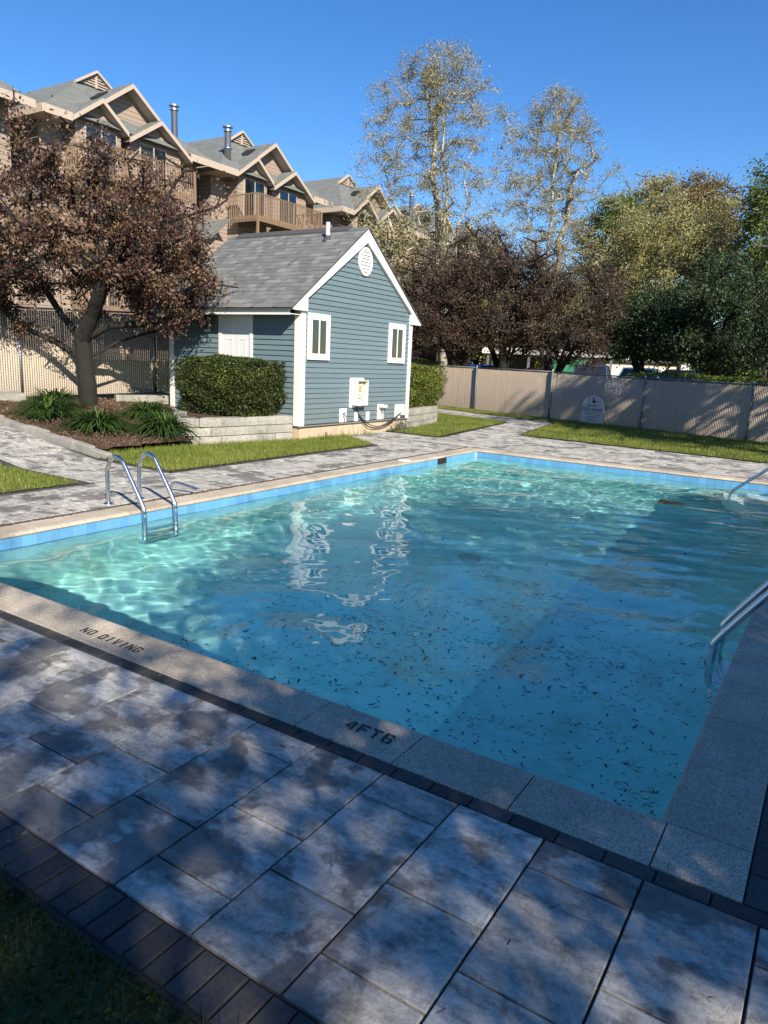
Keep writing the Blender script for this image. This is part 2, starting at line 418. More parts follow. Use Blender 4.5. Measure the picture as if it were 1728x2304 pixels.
# ------------------------------------------------------------------ water surface
nx, ny = 340, 600
X, Y = np.meshgrid(np.linspace(PX0 - .004, PX1 + .004, nx), np.linspace(PY0 - .004, PY1 + .004, ny))
rng = np.random.default_rng(11)
def waves(n, l0, l1, a0, amp, spread):
    Z = np.zeros_like(X)
    for i in range(n):
        L = rng.uniform(l0, l1); a = a0 + rng.normal(0, spread); k = 2 * np.pi / L
        Z += amp * L * np.sin(k * (np.cos(a) * X + np.sin(a) * Y) + rng.uniform(0, 6.28))
    return Z / np.sqrt(n)
calm = .55 + .45 / (1 + np.exp(-(Y - 3.2 + .25 * (X + 3)) / .7))
calm2 = .55 + .45 / (1 + np.exp(-(Y - 4.5) / .6))
Z = waves(26, .35, 1.3, .9, .0062, 1.6) * calm + waves(34, .10, .32, .4, .0050, 1.7) * calm2
swell = np.exp(-((X + .8) ** 2 + (Y - 6.2) ** 2) / 6)
Z += swell * waves(12, .22, .5, 1.9, .009, .4)
for cx, cy, s_, L in ((-5.3, 2.3, .5, .14), (-1.0, 8.9, .9, .16)):
    R = np.hypot(X - cx, Y - cy); Z += .0004 * np.exp(-(R / s_) ** 2) * np.sin(2 * np.pi * R / L)
V = np.stack([X, Y, Z + WATER_Z], -1).reshape(-1, 3)
idx = np.arange(nx * ny).reshape(ny, nx)
F = np.stack([idx[:-1, :-1], idx[:-1, 1:], idx[1:, 1:], idx[1:, :-1]], -1).reshape(-1, 4)
water = put('water', np_mesh('water', V, F, True), None, mat_water()); tag(water, kind='structure')
water.cycles.is_caustics_caster = True
def water_z(x, y):
    j = int((y - PY0) / (PY1 - PY0) * (ny - 1)); i = int((x - PX0) / (PX1 - PX0) * (nx - 1))
    return float(Z[max(0, min(ny - 1, j)), max(0, min(nx - 1, i))]) + WATER_Z

# ------------------------------------------------------------------ coping
coping = empty('coping', (0, 0, 0)); tag(coping, 'exposed aggregate coping round the pool', 'coping', kind='structure')
prof = [(.28, -.06), (.28, -.004), (.276, 0), (.02, 0)]
prof += [(.02 - .045 * math.sin(a), -.024 + .024 * math.cos(a)) for a in np.linspace(.3, math.pi, 7)] + [(.0, -.05), (.0, -.06)]
def coping_piece(L):
    me = MB().prism(prof, .003, L - .003, 'x').mesh('coping_stone'); me.materials.append(COPING); return me
cp = {}
def coping_run(p0, rz, total, n):
    L = total / n
    me = cp.setdefault(round(L, 4), coping_piece(L))
    for i in range(n):
        o = put('coping_stone', me, coping, None, (p0[0] + math.cos(rz) * L * i, p0[1] + math.sin(rz) * L * i, random.Random(i * 7 + int(rz * 100)).uniform(-.0012, .0012)), (0, 0, rz))
# local +y is away from the water; runs are laid clockwise seen from above
coping_run((PX1, PY0), math.pi, 5.6, 11)          # near edge (outside = -y)
coping_run((PX0, PY0), math.pi / 2, 10.0, 20)     # left edge (outside = -x)
coping_run((PX0, PY1), 0, 5.6, 11)                # far edge (outside = +y)
coping_run((PX1, PY1), -math.pi / 2, 10.0, 20)    # right edge (outside = +x)
for (x0, x1, y0, y1) in ((.003, .28, -.28, -.003), (-5.88, -5.603, -.28, -.003), (-5.88, -5.603, 10.003, 10.28), (.003, .28, 10.003, 10.28)):
    b = MB().prism([(x0, y0), (x1, y0), (x1, y1), (x0, y1)], -.06, 0, 'z'); b.build('coping_stone', COPING, coping)

# stencilled lettering: strokes in a unit box
GL = {'N': [[(0, 0), (.26, 0), (.26, 1), (0, 1)], [(.74, 0), (1, 0), (1, 1), (.74, 1)], [(.3, .62), (.3, .98), (.7, .38), (.7, .02)]],
      'O': [[(.0, .15), (.12, 0), (.46, 0), (.46, .17), (.28, .17), (.28, .83), (.46, .83), (.46, 1), (.12, 1), (0, .85)],
            [(1, .15), (1, .85), (.88, 1), (.54, 1), (.54, .83), (.72, .83), (.72, .17), (.54, .17), (.54, 0), (.88, 0)]],
      'D': [[(0, 0), (.27, 0), (.27, 1), (0, 1)], [(.34, 0), (.82, 0), (1, .2), (1, .8), (.82, 1), (.34, 1), (.34, .82), (.62, .82), (.72, .7), (.72, .3), (.62, .18), (.34, .18)]],
      'I': [[(.36, 0), (.66, 0), (.66, 1), (.36, 1)]],
      'V': [[(0, 1), (.36, 0), (.47, 0), (.47, .3), (.28, 1)], [(1, 1), (.72, 1), (.53, .3), (.53, 0), (.64, 0)]],
      'G': [[(.0, .15), (.12, 0), (.46, 0), (.46, .17), (.28, .17), (.28, .83), (.46, .83), (.46, 1), (.12, 1), (0, .85)],
            [(.54, 1), (.54, .83), (.72, .83), (.72, .68), (1, .68), (1, .85), (.88, 1)], [(.54, 0), (.88, 0), (1, .12), (1, .5), (.54, .5), (.54, .35), (.72, .35), (.72, .17), (.54, .17)]],
      '4': [[(.0, .3), (.48, .98), (.56, .98), (.56, .75), (.3, .42), (.56, .42), (.56, .26), (0, .26)], [(.62, 0), (.86, 0), (.86, .98), (.62, .98)]],
      'F': [[(0, 0), (.27, 0), (.27, 1), (0, 1)], [(.34, .82), (1, .82), (1, 1), (.34, 1)], [(.34, .42), (.86, .42), (.86, .6), (.34, .6)]],
      'T': [[(.38, 0), (.64, 0), (.64, .76), (.38, .76)], [(0, .82), (.47, .82), (.47, 1), (0, 1)], [(.55, .82), (1, .82), (1, 1), (.55, 1)]],
      '6': [[(0, .15), (.12, 0), (.46, 0), (.46, .16), (.28, .16), (.28, .84), (.46, .84), (.46, 1), (.12, 1), (0, .85)],
            [(.54, 1), (.54, .84), (.74, .84), (.74, .72), (1, .72), (1, .86), (.88, 1)], [(.54, .56), (.54, .42), (.74, .42), (.74, .16), (.54, .16), (.54, 0), (.88, 0), (1, .14), (1, .44), (.88, .56)], [(.3, .42), (.5, .42), (.5, .56), (.3, .56)]]}
def lettering(text, x, y, h, w, gap, space):
    m = MB(); cx = x
    for ch in text:
        if ch == ' ': cx += space; continue
        for s_ in GL[ch]:
            n = len(m.v); m.v += [(cx + p[0] * w - p[1] * h * .12, y + p[1] * h, .0025) for p in s_]; m.f.append(tuple(range(n, n + len(s_))))
        cx += w + gap
    me = m.mesh('lettering')
    return put('lettering', me, coping, BLACKPAINT)
lettering('NO DIVING', -3.2, -.205, .066, .045, .0145, .042)
lettering('4FT6', -1.345, -.168, .078, .050, .015, 0)

# ------------------------------------------------------------------ paving
def clip(poly, conv):
    """Sutherland-Hodgman: poly against convex counter-clockwise conv."""
    out = poly
    for i in range(len(conv)):
        a, b = conv[i], conv[(i + 1) % len(conv)]; inp = out; out = []
        def side(p): return (b[0] - a[0]) * (p[1] - a[1]) - (b[1] - a[1]) * (p[0] - a[0])
        for k in range(len(inp)):
            p, q = inp[k], inp[(k + 1) % len(inp)]; sp, sq = side(p), side(q)
            if sp >= 0: out.append(p)
            if (sp >= 0) != (sq >= 0):
                t = sp / (sp - sq); out.append((p[0] + t * (q[0] - p[0]), p[1] + t * (q[1] - p[1])))
        if len(out) < 3: return []
    return out
def area(p): return .5 * sum(p[i][0] * p[(i + 1) % len(p)][1] - p[(i + 1) % len(p)][0] * p[i][1] for i in range(len(p)))
def slab_mesh(poly, name, mat, th=.05, ch=.003, gap=.0042):
    """bevelled slab around its own centre (poly ccw)."""
    n = len(poly); cx = sum(p[0] for p in poly) / n; cy = sum(p[1] for p in poly) / n
    def inset(d):
        out = []
        for i in range(n):
            a, b, c = poly[i - 1], poly[i], poly[(i + 1) % n]
            e1 = Vector((b[0] - a[0], b[1] - a[1])); e2 = Vector((c[0] - b[0], c[1] - b[1]))
            if e1.length < 1e-6 or e2.length < 1e-6: out.append(b); continue
            n1 = Vector((-e1.y, e1.x)).normalized(); n2 = Vector((-e2.y, e2.x)).normalized(); k = n1 + n2
            k = k / max(.3, k.dot(n1)) if k.length > 1e-6 else n1
            out.append((b[0] + k.x * d, b[1] + k.y * d))
        return [(p[0] - cx, p[1] - cy) for p in out]
    o, t = inset(gap), inset(gap + ch)
    v = [(*p, -th) for p in o] + [(*p, -ch) for p in o] + [(*p, 0) for p in t]
    f = [tuple(range(2 * n, 3 * n))] + [(i, (i + 1) % n, n + (i + 1) % n, n + i) for i in range(n)] + [(n + i, n + (i + 1) % n, 2 * n + (i + 1) % n, 2 * n + i) for i in range(n)]
    me = bpy.data.meshes.new(name); me.from_pydata(v, [], f); me.materials.append(mat); return me, cx, cy
slab_cache = {}
prng = random.Random(5)
U = .1675
def lay(parent, region, y_ref, x_ref=0.0, ramp=False, mat=None, name='paver', rows=None):
    """strips along y, .335 wide, slabs 1, 2 and 3 modules long, clipped to a convex region."""
    xs = [p[0] for p in region]; ys = [p[1] for p in region]
    k0 = math.floor((min(xs) - x_ref) / .335); k1 = math.ceil((max(xs) - x_ref) / .335)
    cnt = 0
    for k in range(k0, k1):
        xa, xb = x_ref + k * .335, x_ref + (k + 1) * .335
        pat = rows[k % 2] if rows else ([1, 3, 2] if k % 2 else [3, 2, 1])
        # go both ways from y_ref
        y = y_ref
        seq = []
        if min(ys) < y_ref:
            i = 0
            while y > min(ys) - .01:
                seq.append((y - pat[i % 3] * U, y)); y -= pat[i % 3] * U; i += 1
        y = y_ref; i = 0
        while y < max(ys) - .01:
            seq.append((y, y + pat[2 - i % 3] * U)); y += pat[2 - i % 3] * U; i += 1
        for ya, yb in seq:
            rect = [(xa, ya), (xb, ya), (xb, yb), (xa, yb)]; c = clip(rect, region)
            if len(c) < 3 or area(c) < .0025: continue
            if abs(area(c) - area(rect)) < 1e-5:
                key = (name, round(yb - ya, 3))
                if key not in slab_cache: slab_cache[key] = slab_mesh([(0, 0), (.335, 0), (.335, yb - ya), (0, yb - ya)], name, PAVER)[0]
                me, cx, cy = slab_cache[key], (xa + xb) / 2, (ya + yb) / 2
            else:
                cc = []
                for p in c:
                    if not cc or math.hypot(p[0] - cc[-1][0], p[1] - cc[-1][1]) > .006: cc.append(p)
                if len(cc) > 2 and math.hypot(cc[0][0] - cc[-1][0], cc[0][1] - cc[-1][1]) < .006: cc.pop()
                if len(cc) < 3: continue
                me, cx, cy = slab_mesh(cc, name, PAVER)
            z = hz(cx, cy) if ramp else 0
            ry = math.atan(.105) if ramp and cx < -8.8 else 0
            put(name, me, parent, None, (cx, cy, z + prng.uniform(-.0012, .0012)), (prng.uniform(-.002, .002), ry + prng.uniform(-.002, .002), 0)); cnt += 1
    return cnt
def bricks(parent, a, b, L, w, ramp=False, name='border_brick', inward=1):
    """row of bricks from a to b; L along the row, w across (to the left of a->b)."""
    d = Vector((b[0] - a[0], b[1] - a[1])); n = max(1, round(d.length / L)); Lr = d.length / n; ang = math.atan2(d.y, d.x)
    key = (name, round(Lr, 3), round(w, 3))
    if key not in slab_cache: slab_cache[key] = slab_mesh([(0, 0), (Lr, 0), (Lr, w), (0, w)], name, BRICK, ch=.005, gap=.0028)[0]
    u_ = d.normalized(); nn = Vector((-u_.y, u_.x))
    for i in range(n):
        c = Vector(a) + u_ * (Lr * (i + .5)) + nn * (w / 2)
        z = hz(c.x, c.y) if ramp else 0
        sl = math.atan(.105) if ramp and c.x < -8.8 else 0
        R = Matrix.Rotation(sl, 3, 'Y') @ Matrix.Rotation(ang, 3, 'Z')
        put(name, slab_cache[key], parent, None, (c.x, c.y, z - .001 + prng.uniform(-.0015, .0015)), R.to_euler())
def bed(parent, poly, ramp=False, z=-.014, name='joint_sand'):
    m = MB(); 
    if ramp:
        n = len(poly); m.add([(p[0], p[1], hz(*p) + z) for p in poly], [tuple(range(n))])
    else: m.add([(p[0], p[1], z) for p in poly], [tuple(range(len(poly)))])
    return m.build(name, SAND, parent)

near = empty('near_deck', (0, 0, 0)); tag(near, 'grey paver deck on the near side of the pool', 'deck', kind='structure')
bed(near, [(-8.5, -1.53), (3.4, -1.53), (3.4, -.28), (-8.5, -.28)])
lay(near, [(-7.0, -1.362), (3.3, -1.362), (3.3, -.358), (-7.0, -.358)], -.358)
bricks(near, (-7.0, -.357), (.362, -.357), .1675, .076)
bricks(near, (-7.0, -1.517), (3.3, -1.517), .0833, .152, name='edging_brick')
right = empty('right_deck', (0, 0, 0)); tag(right, 'grey paver deck on the right side of the pool', 'deck', kind='structure')
bed(right, [(.28, -.28), (2.2, -.28), (2.2, 10.28), (.28, 10.28)])
bricks(right, (.362, -.28), (.362, 10.28), .1675, .080)
lay(right, [(.365, -.355), (2.2, -.355), (2.2, 10.28), (.365, 10.28)], -.358, .365)
left = empty('left_deck', (0, 0, 0)); tag(left, 'grey paver deck between pool and lawns on the left', 'deck', kind='structure')
bed(left, [(-7.30, -.28), (-5.88, -.28), (-5.88, 10.28), (-7.30, 10.28)])
lay(left, [(-7.17, -.355), (-5.957, -.355), (-5.957, 10.28), (-7.17, 10.28)], 2.72, -5.957)
bricks(left, (-5.881, -.28), (-5.881, 10.28), .1675, .075)
bricks(left, (-7.17, 4.0), (-7.17, 9.0), .1675, .125); bricks(left, (-7.17, -.3), (-7.17, 2.62), .1675, .125)
far = empty('far_deck', (0, 0, 0)); tag(far, 'sunlit paver deck on the far side of the pool', 'deck', kind='structure')
bed(far, [(-7.3, 9.0), (-7.3, 10.28), (1.9, 10.28), (1.9, 12.66), (-6.25, 13.75), (-6.6, 13.9), (-7.25, 11.35), (-8.7, 11.5), (-8.7, 9.95)][::1])
lay(far, [(-7.2, 10.36), (1.9, 10.36), (1.9, 12.55), (-6.25, 13.62), (-7.2, 11.4)], 10.36, -5.957)
lay(far, [(-8.69, 9.95), (-7.2, 9.02), (-7.2, 11.3), (-8.69, 11.45)], 10.36, -5.957)
bricks(far, (-7.2, 10.282), (1.9, 10.282), .1675, .076)
bricks(far, (1.9, 12.55), (-6.25, 13.62), .1675, .12)
bricks(far, (-7.2, 9.02), (-8.6, 9.90), .1675, .1)
bricks(far, (-8.6, 11.47), (-7.25, 11.33), .1675, .1)
walk = empty('side_path', (0, 0, 0)); tag(walk, 'paver path from pool deck towards the fence', 'path', kind='structure')
wp = [(-7.12, 11.45), (-6.4, 13.72), (-7.05, 18.45), (-7.95, 17.15)]
bed(walk, [(-7.2, 11.3), (-6.2, 13.6), (-6.95, 18.6), (-8.05, 17.2)])
wp = [(-7.10, 11.4), (-6.28, 13.64), (-7.10, 18.4), (-7.95, 17.2)]
lay(walk, wp, 11.4, -5.957)
bricks(walk, (-7.10, 11.4), (-7.95, 17.2), .1675, .1); bricks(walk, (-7.10, 18.45), (-6.28, 13.64), .1675, .1)
wp2 = [(-7.95, 17.2), (-7.05, 18.45), (-12.6, 20.55), (-13.1, 19.1)]
bed(walk, [(-7.9, 17.1), (-6.95, 18.5), (-12.6, 20.65), (-13.2, 19.0)]); lay(walk, wp2, 17.2, -5.957)
gate_walk = empty('gate_path', (0, 0, 0)); tag(gate_walk, 'paver path climbing from pool deck to the left fence', 'path', kind='structure')
bed(gate_walk, [(-7.17, 2.62), (-7.17, 4.0), (-8.8, 4.02), (-8.8, 2.66)]); bed(gate_walk, [(-8.8, 2.66), (-8.8, 4.02), (-14.2, 4.3), (-14.2, 2.8)], True)
lay(gate_walk, [(-8.8, 2.78), (-7.17, 2.74), (-7.17, 3.88), (-8.8, 3.92)], 2.72, -5.957)
lay(gate_walk, [(-14.0, 2.95), (-8.8, 2.78), (-8.8, 3.92), (-14.0, 4.2)], 2.72, -8.8, True)
bricks(gate_walk, (-14.0, 2.80), (-8.8, 2.66), .1675, .12, True); bricks(gate_walk, (-8.8, 2.64), (-7.17, 2.62), .1675, .12)
bricks(gate_walk, (-8.8, 3.93), (-7.17, 3.89), .1675, .12)
# landing behind the hedge in front of the door
bed(gate_walk, [(-12.9, 4.3), (-11.9, 4.3), (-11.9, 8.4), (-12.9, 8.4)], True, .004, 'landing')

# ------------------------------------------------------------------ lawns and planting bed
def in_poly(x, y, poly):
    """vectorised even-odd test."""
    r_ = np.zeros(np.shape(x), bool); n = len(poly)
    for i in range(n):
        (x0, y0), (x1, y1) = poly[i], poly[(i + 1) % n]
        if y0 == y1: continue
        c = ((y0 > y) != (y1 > y)) & (x < (x1 - x0) * (y - y0) / (y1 - y0) + x0); r_ ^= c
    return r_
def scatter(poly, n, rg):
    xs = [p[0] for p in poly]; ys = [p[1] for p in poly]; out = np.zeros((0, 2))
    while len(out) < n:
        P = np.stack([rg.uniform(min(xs), max(xs), n * 2), rg.uniform(min(ys), max(ys), n * 2)], 1)
        out = np.concatenate([out, P[in_poly(P[:, 0], P[:, 1], poly)]])
    return out[:n]
hzv = np.vectorize(hz)
def blades(P, z, hgt, wid, rg, lean=.6):
    n = len(P); a = rg.uniform(0, 6.283, n); h = hgt * rg.uniform(.45, 1.25, n); l = lean * h * rg.uniform(.1, 1.3, n); b = rg.uniform(0, 6.283, n)
    c = np.stack([P[:, 0], P[:, 1], z], 1); d = np.stack([np.cos(a), np.sin(a), 0 * a], 1) * (wid * rg.uniform(.6, 1.3, n))[:, None] / 2
    t = c + np.stack([np.cos(b) * l, np.sin(b) * l, h], 1)
    V = np.stack([c - d, c + d, t], 1).reshape(-1, 3); return V, np.arange(3 * n).reshape(n, 3)
GRASS = leafmat('lawn grass', [(0, (.06, .09, .014)), (.35, (.13, .18, .026)), (.7, (.21, .25, .04)), (1, (.36, .33, .11))], .35)
def lawn(name, poly, dens, seed, ramp, hgt, zoff=0.012, label=''):
    rg = np.random.default_rng(seed); n = len(poly)
    xs = [p[0] for p in poly]; ys = [p[1] for p in poly]
    m = MB().add([(p[0], p[1], (hz(*p) if ramp else 0) + zoff - .005) for p in poly], [tuple(range(n))])
    tag(m.build('lawn', SOIL), kind='structure')
    A = abs(area(poly)); P = scatter(poly, int(A * dens), rg)
    thin = np.sin(P[:, 0] * 2.3 + 1.7 * np.sin(P[:, 1] * 1.9)) * np.cos(P[:, 1] * 2.7 + np.sin(P[:, 0] * 3.1)) + .6 * np.sin(P[:, 0] * 7.1 - P[:, 1] * 5.3)
    P = P[rg.random(len(P)) < np.clip(1.05 - .42 * np.maximum(0, thin - .15), .25, 1)] + 0
    P = P + rg.normal(0, .022, P.shape)
    z = (hzv(P[:, 0], P[:, 1]) if ramp else np.zeros(len(P))) + zoff - .006
    V, F = blades(P, z, hgt, .009, rg)
    o = put('grass', np_mesh('grass', V, F), None, GRASS); tag(o, label, 'grass', kind='stuff'); return o
lawn('lawn_a', [(-8.8, -2.5), (-7.30, -2.5), (-7.30, 2.61), (-8.8, 2.63)], 2600, 1, False, .05, label='sunlit lawn patch left of the near ladder, flat part')
lawn('lawn_b', [(-13, -2.5), (-8.8, -2.5), (-8.8, 2.63), (-13, 2.76)], 1300, 2, True, .05, label='sloping lawn patch below the path at the left edge')
lawn('lawn_c', [(-8.9, 4.02), (-7.30, 4.0), (-7.30, 9.0), (-8.6, 9.85), (-8.7, 8.4), (-9.0, 7.0), (-9.25, 5.9), (-9.3, 4.4)], 2900, 3, False, .06, label='lawn strip between stone block wall and left pool deck')
lawn('lawn_d', [(-8.7, 11.6), (-7.25, 11.45), (-8.05, 17.2), (-13.1, 19.0), (-12.9, 15.6), (-9.3, 15.6)], 1500, 4, False, .06, label='lawn between pool house and side path')
fence_pts = [(-14.6, 22.61), (-11.07, 21.29), (-7.8, 20.07), (-4.62, 18.88), (-1.72, 17.80), (1.4, 16.63), (4.5, 15.47)]
gp = [(-6.18, 13.72), (1.9, 12.67), (4.6, 12.4), (4.5, 15.45), (1.4, 16.6), (-1.72, 17.78), (-7.0, 19.75), (-6.95, 18.55)]
lawn('lawn_e', gp, 1500, 5, False, .06, label='long sunlit lawn strip along the far slatted fence')
lawn('lawn_f', [(-13.1, 19.05), (-12.6, 20.6), (-7.0, 18.55), (-7.0, 19.7), (-14.4, 22.5), (-14.6, 19.4)], 700, 6, False, .06, label='narrow grass verge at the foot of the far fence')
# dark ground cover at the near left corner
corner = [(-6, -4.5), (1.0, -4.5), (1.0, -1.525), (-6, -1.525)]
tag(MB().add([(p[0], p[1], -.02) for p in corner], [(0, 1, 2, 3)]).build('soil', SOIL), kind='structure')

def leaf_quads(C, size, rg, up=.3, aspect=.55, droop=.0):
    """kite shaped leaves at centres C."""
    n = len(C); s = size * rg.uniform(.6, 1.3, n)
    d = rg.normal(size=(n, 3)); d[:, 2] -= droop; d /= np.linalg.norm(d, axis=1)[:, None]
    w = rg.normal(size=(n, 3)); w[:, 2] *= (1 - up); w = np.cross(d, w); w /= np.linalg.norm(w, axis=1)[:, None] + 1e-9
    nn = np.cross(d, w)
    L = d * s[:, None]; W = w * (s * aspect * .5)[:, None]; B = nn * (s * .10)[:, None]
    V = np.stack([C - L * .5, C + W - L * .05 + B, C + L * .5, C - W - L * .05 + B], 1).reshape(-1, 3)
    return V, np.arange(4 * n).reshape(n, 4)
rg = np.random.default_rng(77)
P = scatter([(-3.4, -2.6), (.3, -2.6), (.3, -1.535), (-3.4, -1.535)], 26000, rg)
lump = .03 + .035 * (np.sin(P[:, 0] * 9) * np.cos(P[:, 1] * 11 + P[:, 0] * 4) + 1)
edge = np.clip((-1.53 - P[:, 1]) / .12, .15, 1)
C = np.stack([P[:, 0], P[:, 1], -.015 + rg.random(len(P)) ** .6 * lump * edge], 1)
V, F = leaf_quads(C, .020, rg, .6, .6)
V2, F2 = blades(P[:5000], np.full(5000, -.01), .09, .004, rg, .9)
COVER = leafmat('dark ground cover leaves', [(0, (.02, .03, .008)), (.4, (.045, .065, .015)), (.75, (.075, .085, .02)), (1, (.12, .10, .03))], .25)
o = put('ground_cover', np_mesh('ground_cover', V, F), None, COVER); tag(o, 'dark low ground cover in the near left corner', 'ground cover', kind='stuff')
o = put('grass', np_mesh('grass', V2, F2), None, COVER); tag(o, 'thin grass blades growing through the dark ground cover', 'grass', kind='stuff')

# mulch bed
mb = [(-14.0, 4.25), (-11.5, 4.12), (-9.25, 4.1), (-9.3, 4.4), (-9.25, 5.9), (-9.35, 6.4), (-10.1, 6.9), (-11.5, 8.3), (-13.3, 8.4)]
rg = np.random.default_rng(8)
xs = np.linspace(-14.1, -9.1, 60); ys = np.linspace(4.05, 8.5, 54); XX, YY = np.meshgrid(xs, ys)
ZZ = hzv(XX, YY) + .03 + .05 * np.exp(-((XX + 10.6) ** 2 + (YY - 5.6) ** 2) / 1.5) + rg.normal(0, .008, XX.shape)
keep = in_poly((XX[:-1, :-1] + XX[1:, 1:]) / 2, (YY[:-1, :-1] + YY[1:, 1:]) / 2, mb)
ii = np.arange(XX.size).reshape(XX.shape); Fm = np.stack([ii[:-1, :-1], ii[:-1, 1:], ii[1:, 1:], ii[1:, :-1]], -1)[keep]
tag(put('mulch_bed', np_mesh('mulch_bed', np.stack([XX, YY, ZZ], -1).reshape(-1, 3), Fm, True), None, MULCH), kind='structure')
P = scatter(mb, 9000, rg); C = np.stack([P[:, 0], P[:, 1], hzv(P[:, 0], P[:, 1]) + .045 + .05 * np.exp(-((P[:, 0] + 10.6) ** 2 + (P[:, 1] - 5.6) ** 2) / 1.5)], 1)
V, F = leaf_quads(C, .05, rg, .2, .35)
CHIP = leafmat('bark chips', [(0, (.03, .018, .012)), (.5, (.10, .06, .04)), (1, (.24, .17, .12))], .02)
tag(put('bark_chip', np_mesh('bark_chip', V, F), None, CHIP), 'loose brown bark chips spread over the planting bed', 'bark chips', kind='stuff')

# ------------------------------------------------------------------ stone edging beside the gate path
curb = empty('stone_edging', (-10.5, 4.05, .15)); tag(curb, 'low grey stone edging between gate path and mulch bed', 'edging')
x = -8.75; k = 0
while x > -14:
    L = prng.uniform(.32, .5); h = prng.uniform(.09, .13)
    bm_ = MB(); 
    o_ = [(-L / 2 + .006, -.055), (L / 2 - .006, -.055 + prng.uniform(-.01, .01)), (L / 2 - .006, .06), (-L / 2 + .006, .06)]
    t_ = [(p[0] * .96, p[1] * .86) for p in o_]
    bm_.add([(*p, -.08) for p in o_] + [(*p, h - .02) for p in o_] + [(*p, h) for p in t_], [(8, 9, 10, 11)] + [(i, (i + 1) % 4, 4 + (i + 1) % 4, 4 + i) for i in range(4)] + [(4 + i, 4 + (i + 1) % 4, 8 + (i + 1) % 4, 8 + i) for i in range(4)])
    cx = x - L / 2; yy = 4.09 + max(0, -11.2 - cx) * .05
    bm_.build('edging_stone', CONC, curb, loc=(cx + 10.5, yy - 4.05 + prng.uniform(-.008, .008), hz(cx, yy) - .15), rot=(prng.uniform(-.04, .04), math.atan(.105) if cx < -8.8 else 0, prng.uniform(-.04, .04)))
    x -= L; k += 1

# ------------------------------------------------------------------ retaining walls of split face blocks
def block_wall(label, path, courses, hgt, parent_loc):
    w = empty('retaining_wall', parent_loc); tag(w, label, 'retaining wall')
    inv = Vector(parent_loc)
    for c in range(courses):
        # walk the polyline
        pts = [Vector(p) for p in path]; seg = []
        tot = [0]
        for i in range(len(pts) - 1): tot.append(tot[-1] + (pts[i + 1] - pts[i]).length)
        def at(s):
            s = max(0, min(tot[-1], s))
            for i in range(len(pts) - 1):
                if s <= tot[i + 1] + 1e-6: return pts[i].lerp(pts[i + 1], (s - tot[i]) / (tot[i + 1] - tot[i]))
            return pts[-1]
        s = 0; first = True
        while s < tot[-1] - .05:
            L = (.21 if (c % 2 and first) else .42); first = False; e = min(s + L, tot[-1])
            a, b = at(s), at(e); d = b - a
            ang = math.atan2(d.y, d.x); l = d.length; dep = .22
            rr = prng.uniform(-.006, .006)
            m = MB(); ch = .012
            # face with chamfer, outside is local -y
            m.prism([(-dep, .003), (-dep, hgt - .003), (0 + rr - .0, hgt - .003), (.018 + rr, hgt - ch), (.022 + rr, hgt * .5), (.018 + rr, ch), (rr, .003)][::-1], .003, l - .003, 'x')
            ob = m.build('block', BLOCK, w, loc=(a.x - inv.x, a.y - inv.y, c * hgt - inv.z - .03), rot=(0, 0, ang))
            s = e
    return w
p1 = [(-11.6, 7.75), (-10.8, 7.15), (-10.2, 6.6), (-9.8, 6.25), (-9.5, 6.15), (-9.3, 6.3), (-9.15, 6.75), (-9.03, 7.6), (-8.88, 8.42)]
# blocks face right of travel: travel so that outside is local +y -> reverse
block_wall('curved wall of grey split face blocks under the dark hedge beside the door', [(p[0], p[1], 0) for p in p1][::-1], 3, .165, (-9.6, 7, 0))
p2 = [(-8.72, 12.52), (-8.85, 13.6), (-9.08, 14.7), (-9.4, 15.35), (-9.9, 15.65), (-10.8, 15.6)]
block_wall('curved wall of grey split face blocks under the sunlit hedge behind the pool house', [(p[0], p[1], 0) for p in p2][::-1], 3, .165, (-9.3, 14, 0))
# soil behind the walls
tag(MB().add([(-8.95, 8.42, .44), (-9.2, 7.6, .44), (-9.35, 6.6, .44), (-9.75, 6.45, .44), (-10.2, 6.85, .44), (-10.9, 7.45, .44), (-11.6, 8.0, .44), (-11.7, 8.42, .44)], [tuple(range(8))[::-1]]).build('soil', MULCH), kind='structure')
tag(MB().add([(-8.9, 12.52, .44), (-9.05, 13.6, .44), (-9.28, 14.7, .44), (-9.6, 15.2, .44), (-10.8, 15.4, .44), (-12.4, 15.4, .44), (-12.4, 12.52, .44)], [tuple(range(7))]).build('soil', MULCH), kind='structure')

# ------------------------------------------------------------------ pool house
HX, HY0, HY1, HZ0 = -8.70, 8.43, 12.50, .30
HXL = -12.38; RID_Y, RID_Z = 10.46, 4.27; EV_Y, EV_Z = 8.08, 2.49
SL = (RID_Z - EV_Z) / (RID_Y - EV_Y)
house = empty('pool_house', (-10.5, 10.46, 0)); hl = Vector((-10.5, 10.46, 0))
tag(house, 'small blue clapboard pool house with white trim and grey shingled gable roof', 'house')
def H(mb, name, mat, parent=None, **k):
    mb.v = [(p[0] - hl.x, p[1] - hl.y, p[2] - hl.z) for p in mb.v]
    o = mb.build(name, mat, parent or house, **k); return o
H(MB().box(HXL, HX - .02, HY0 + .02, HY1 - .02, -.2, HZ0 + .0), 'foundation', STUCCO)
core = MB().prism([(HY0 + .01, HZ0 + .001), (HY1 - .01, HZ0 + .001), (HY1 - .01, EV_Z + .05), (RID_Y, RID_Z - .16), (HY0 + .01, EV_Z + .05)], HXL + .01, HX - .012, 'x')
H(core, 'wall_core', DARKWALL)
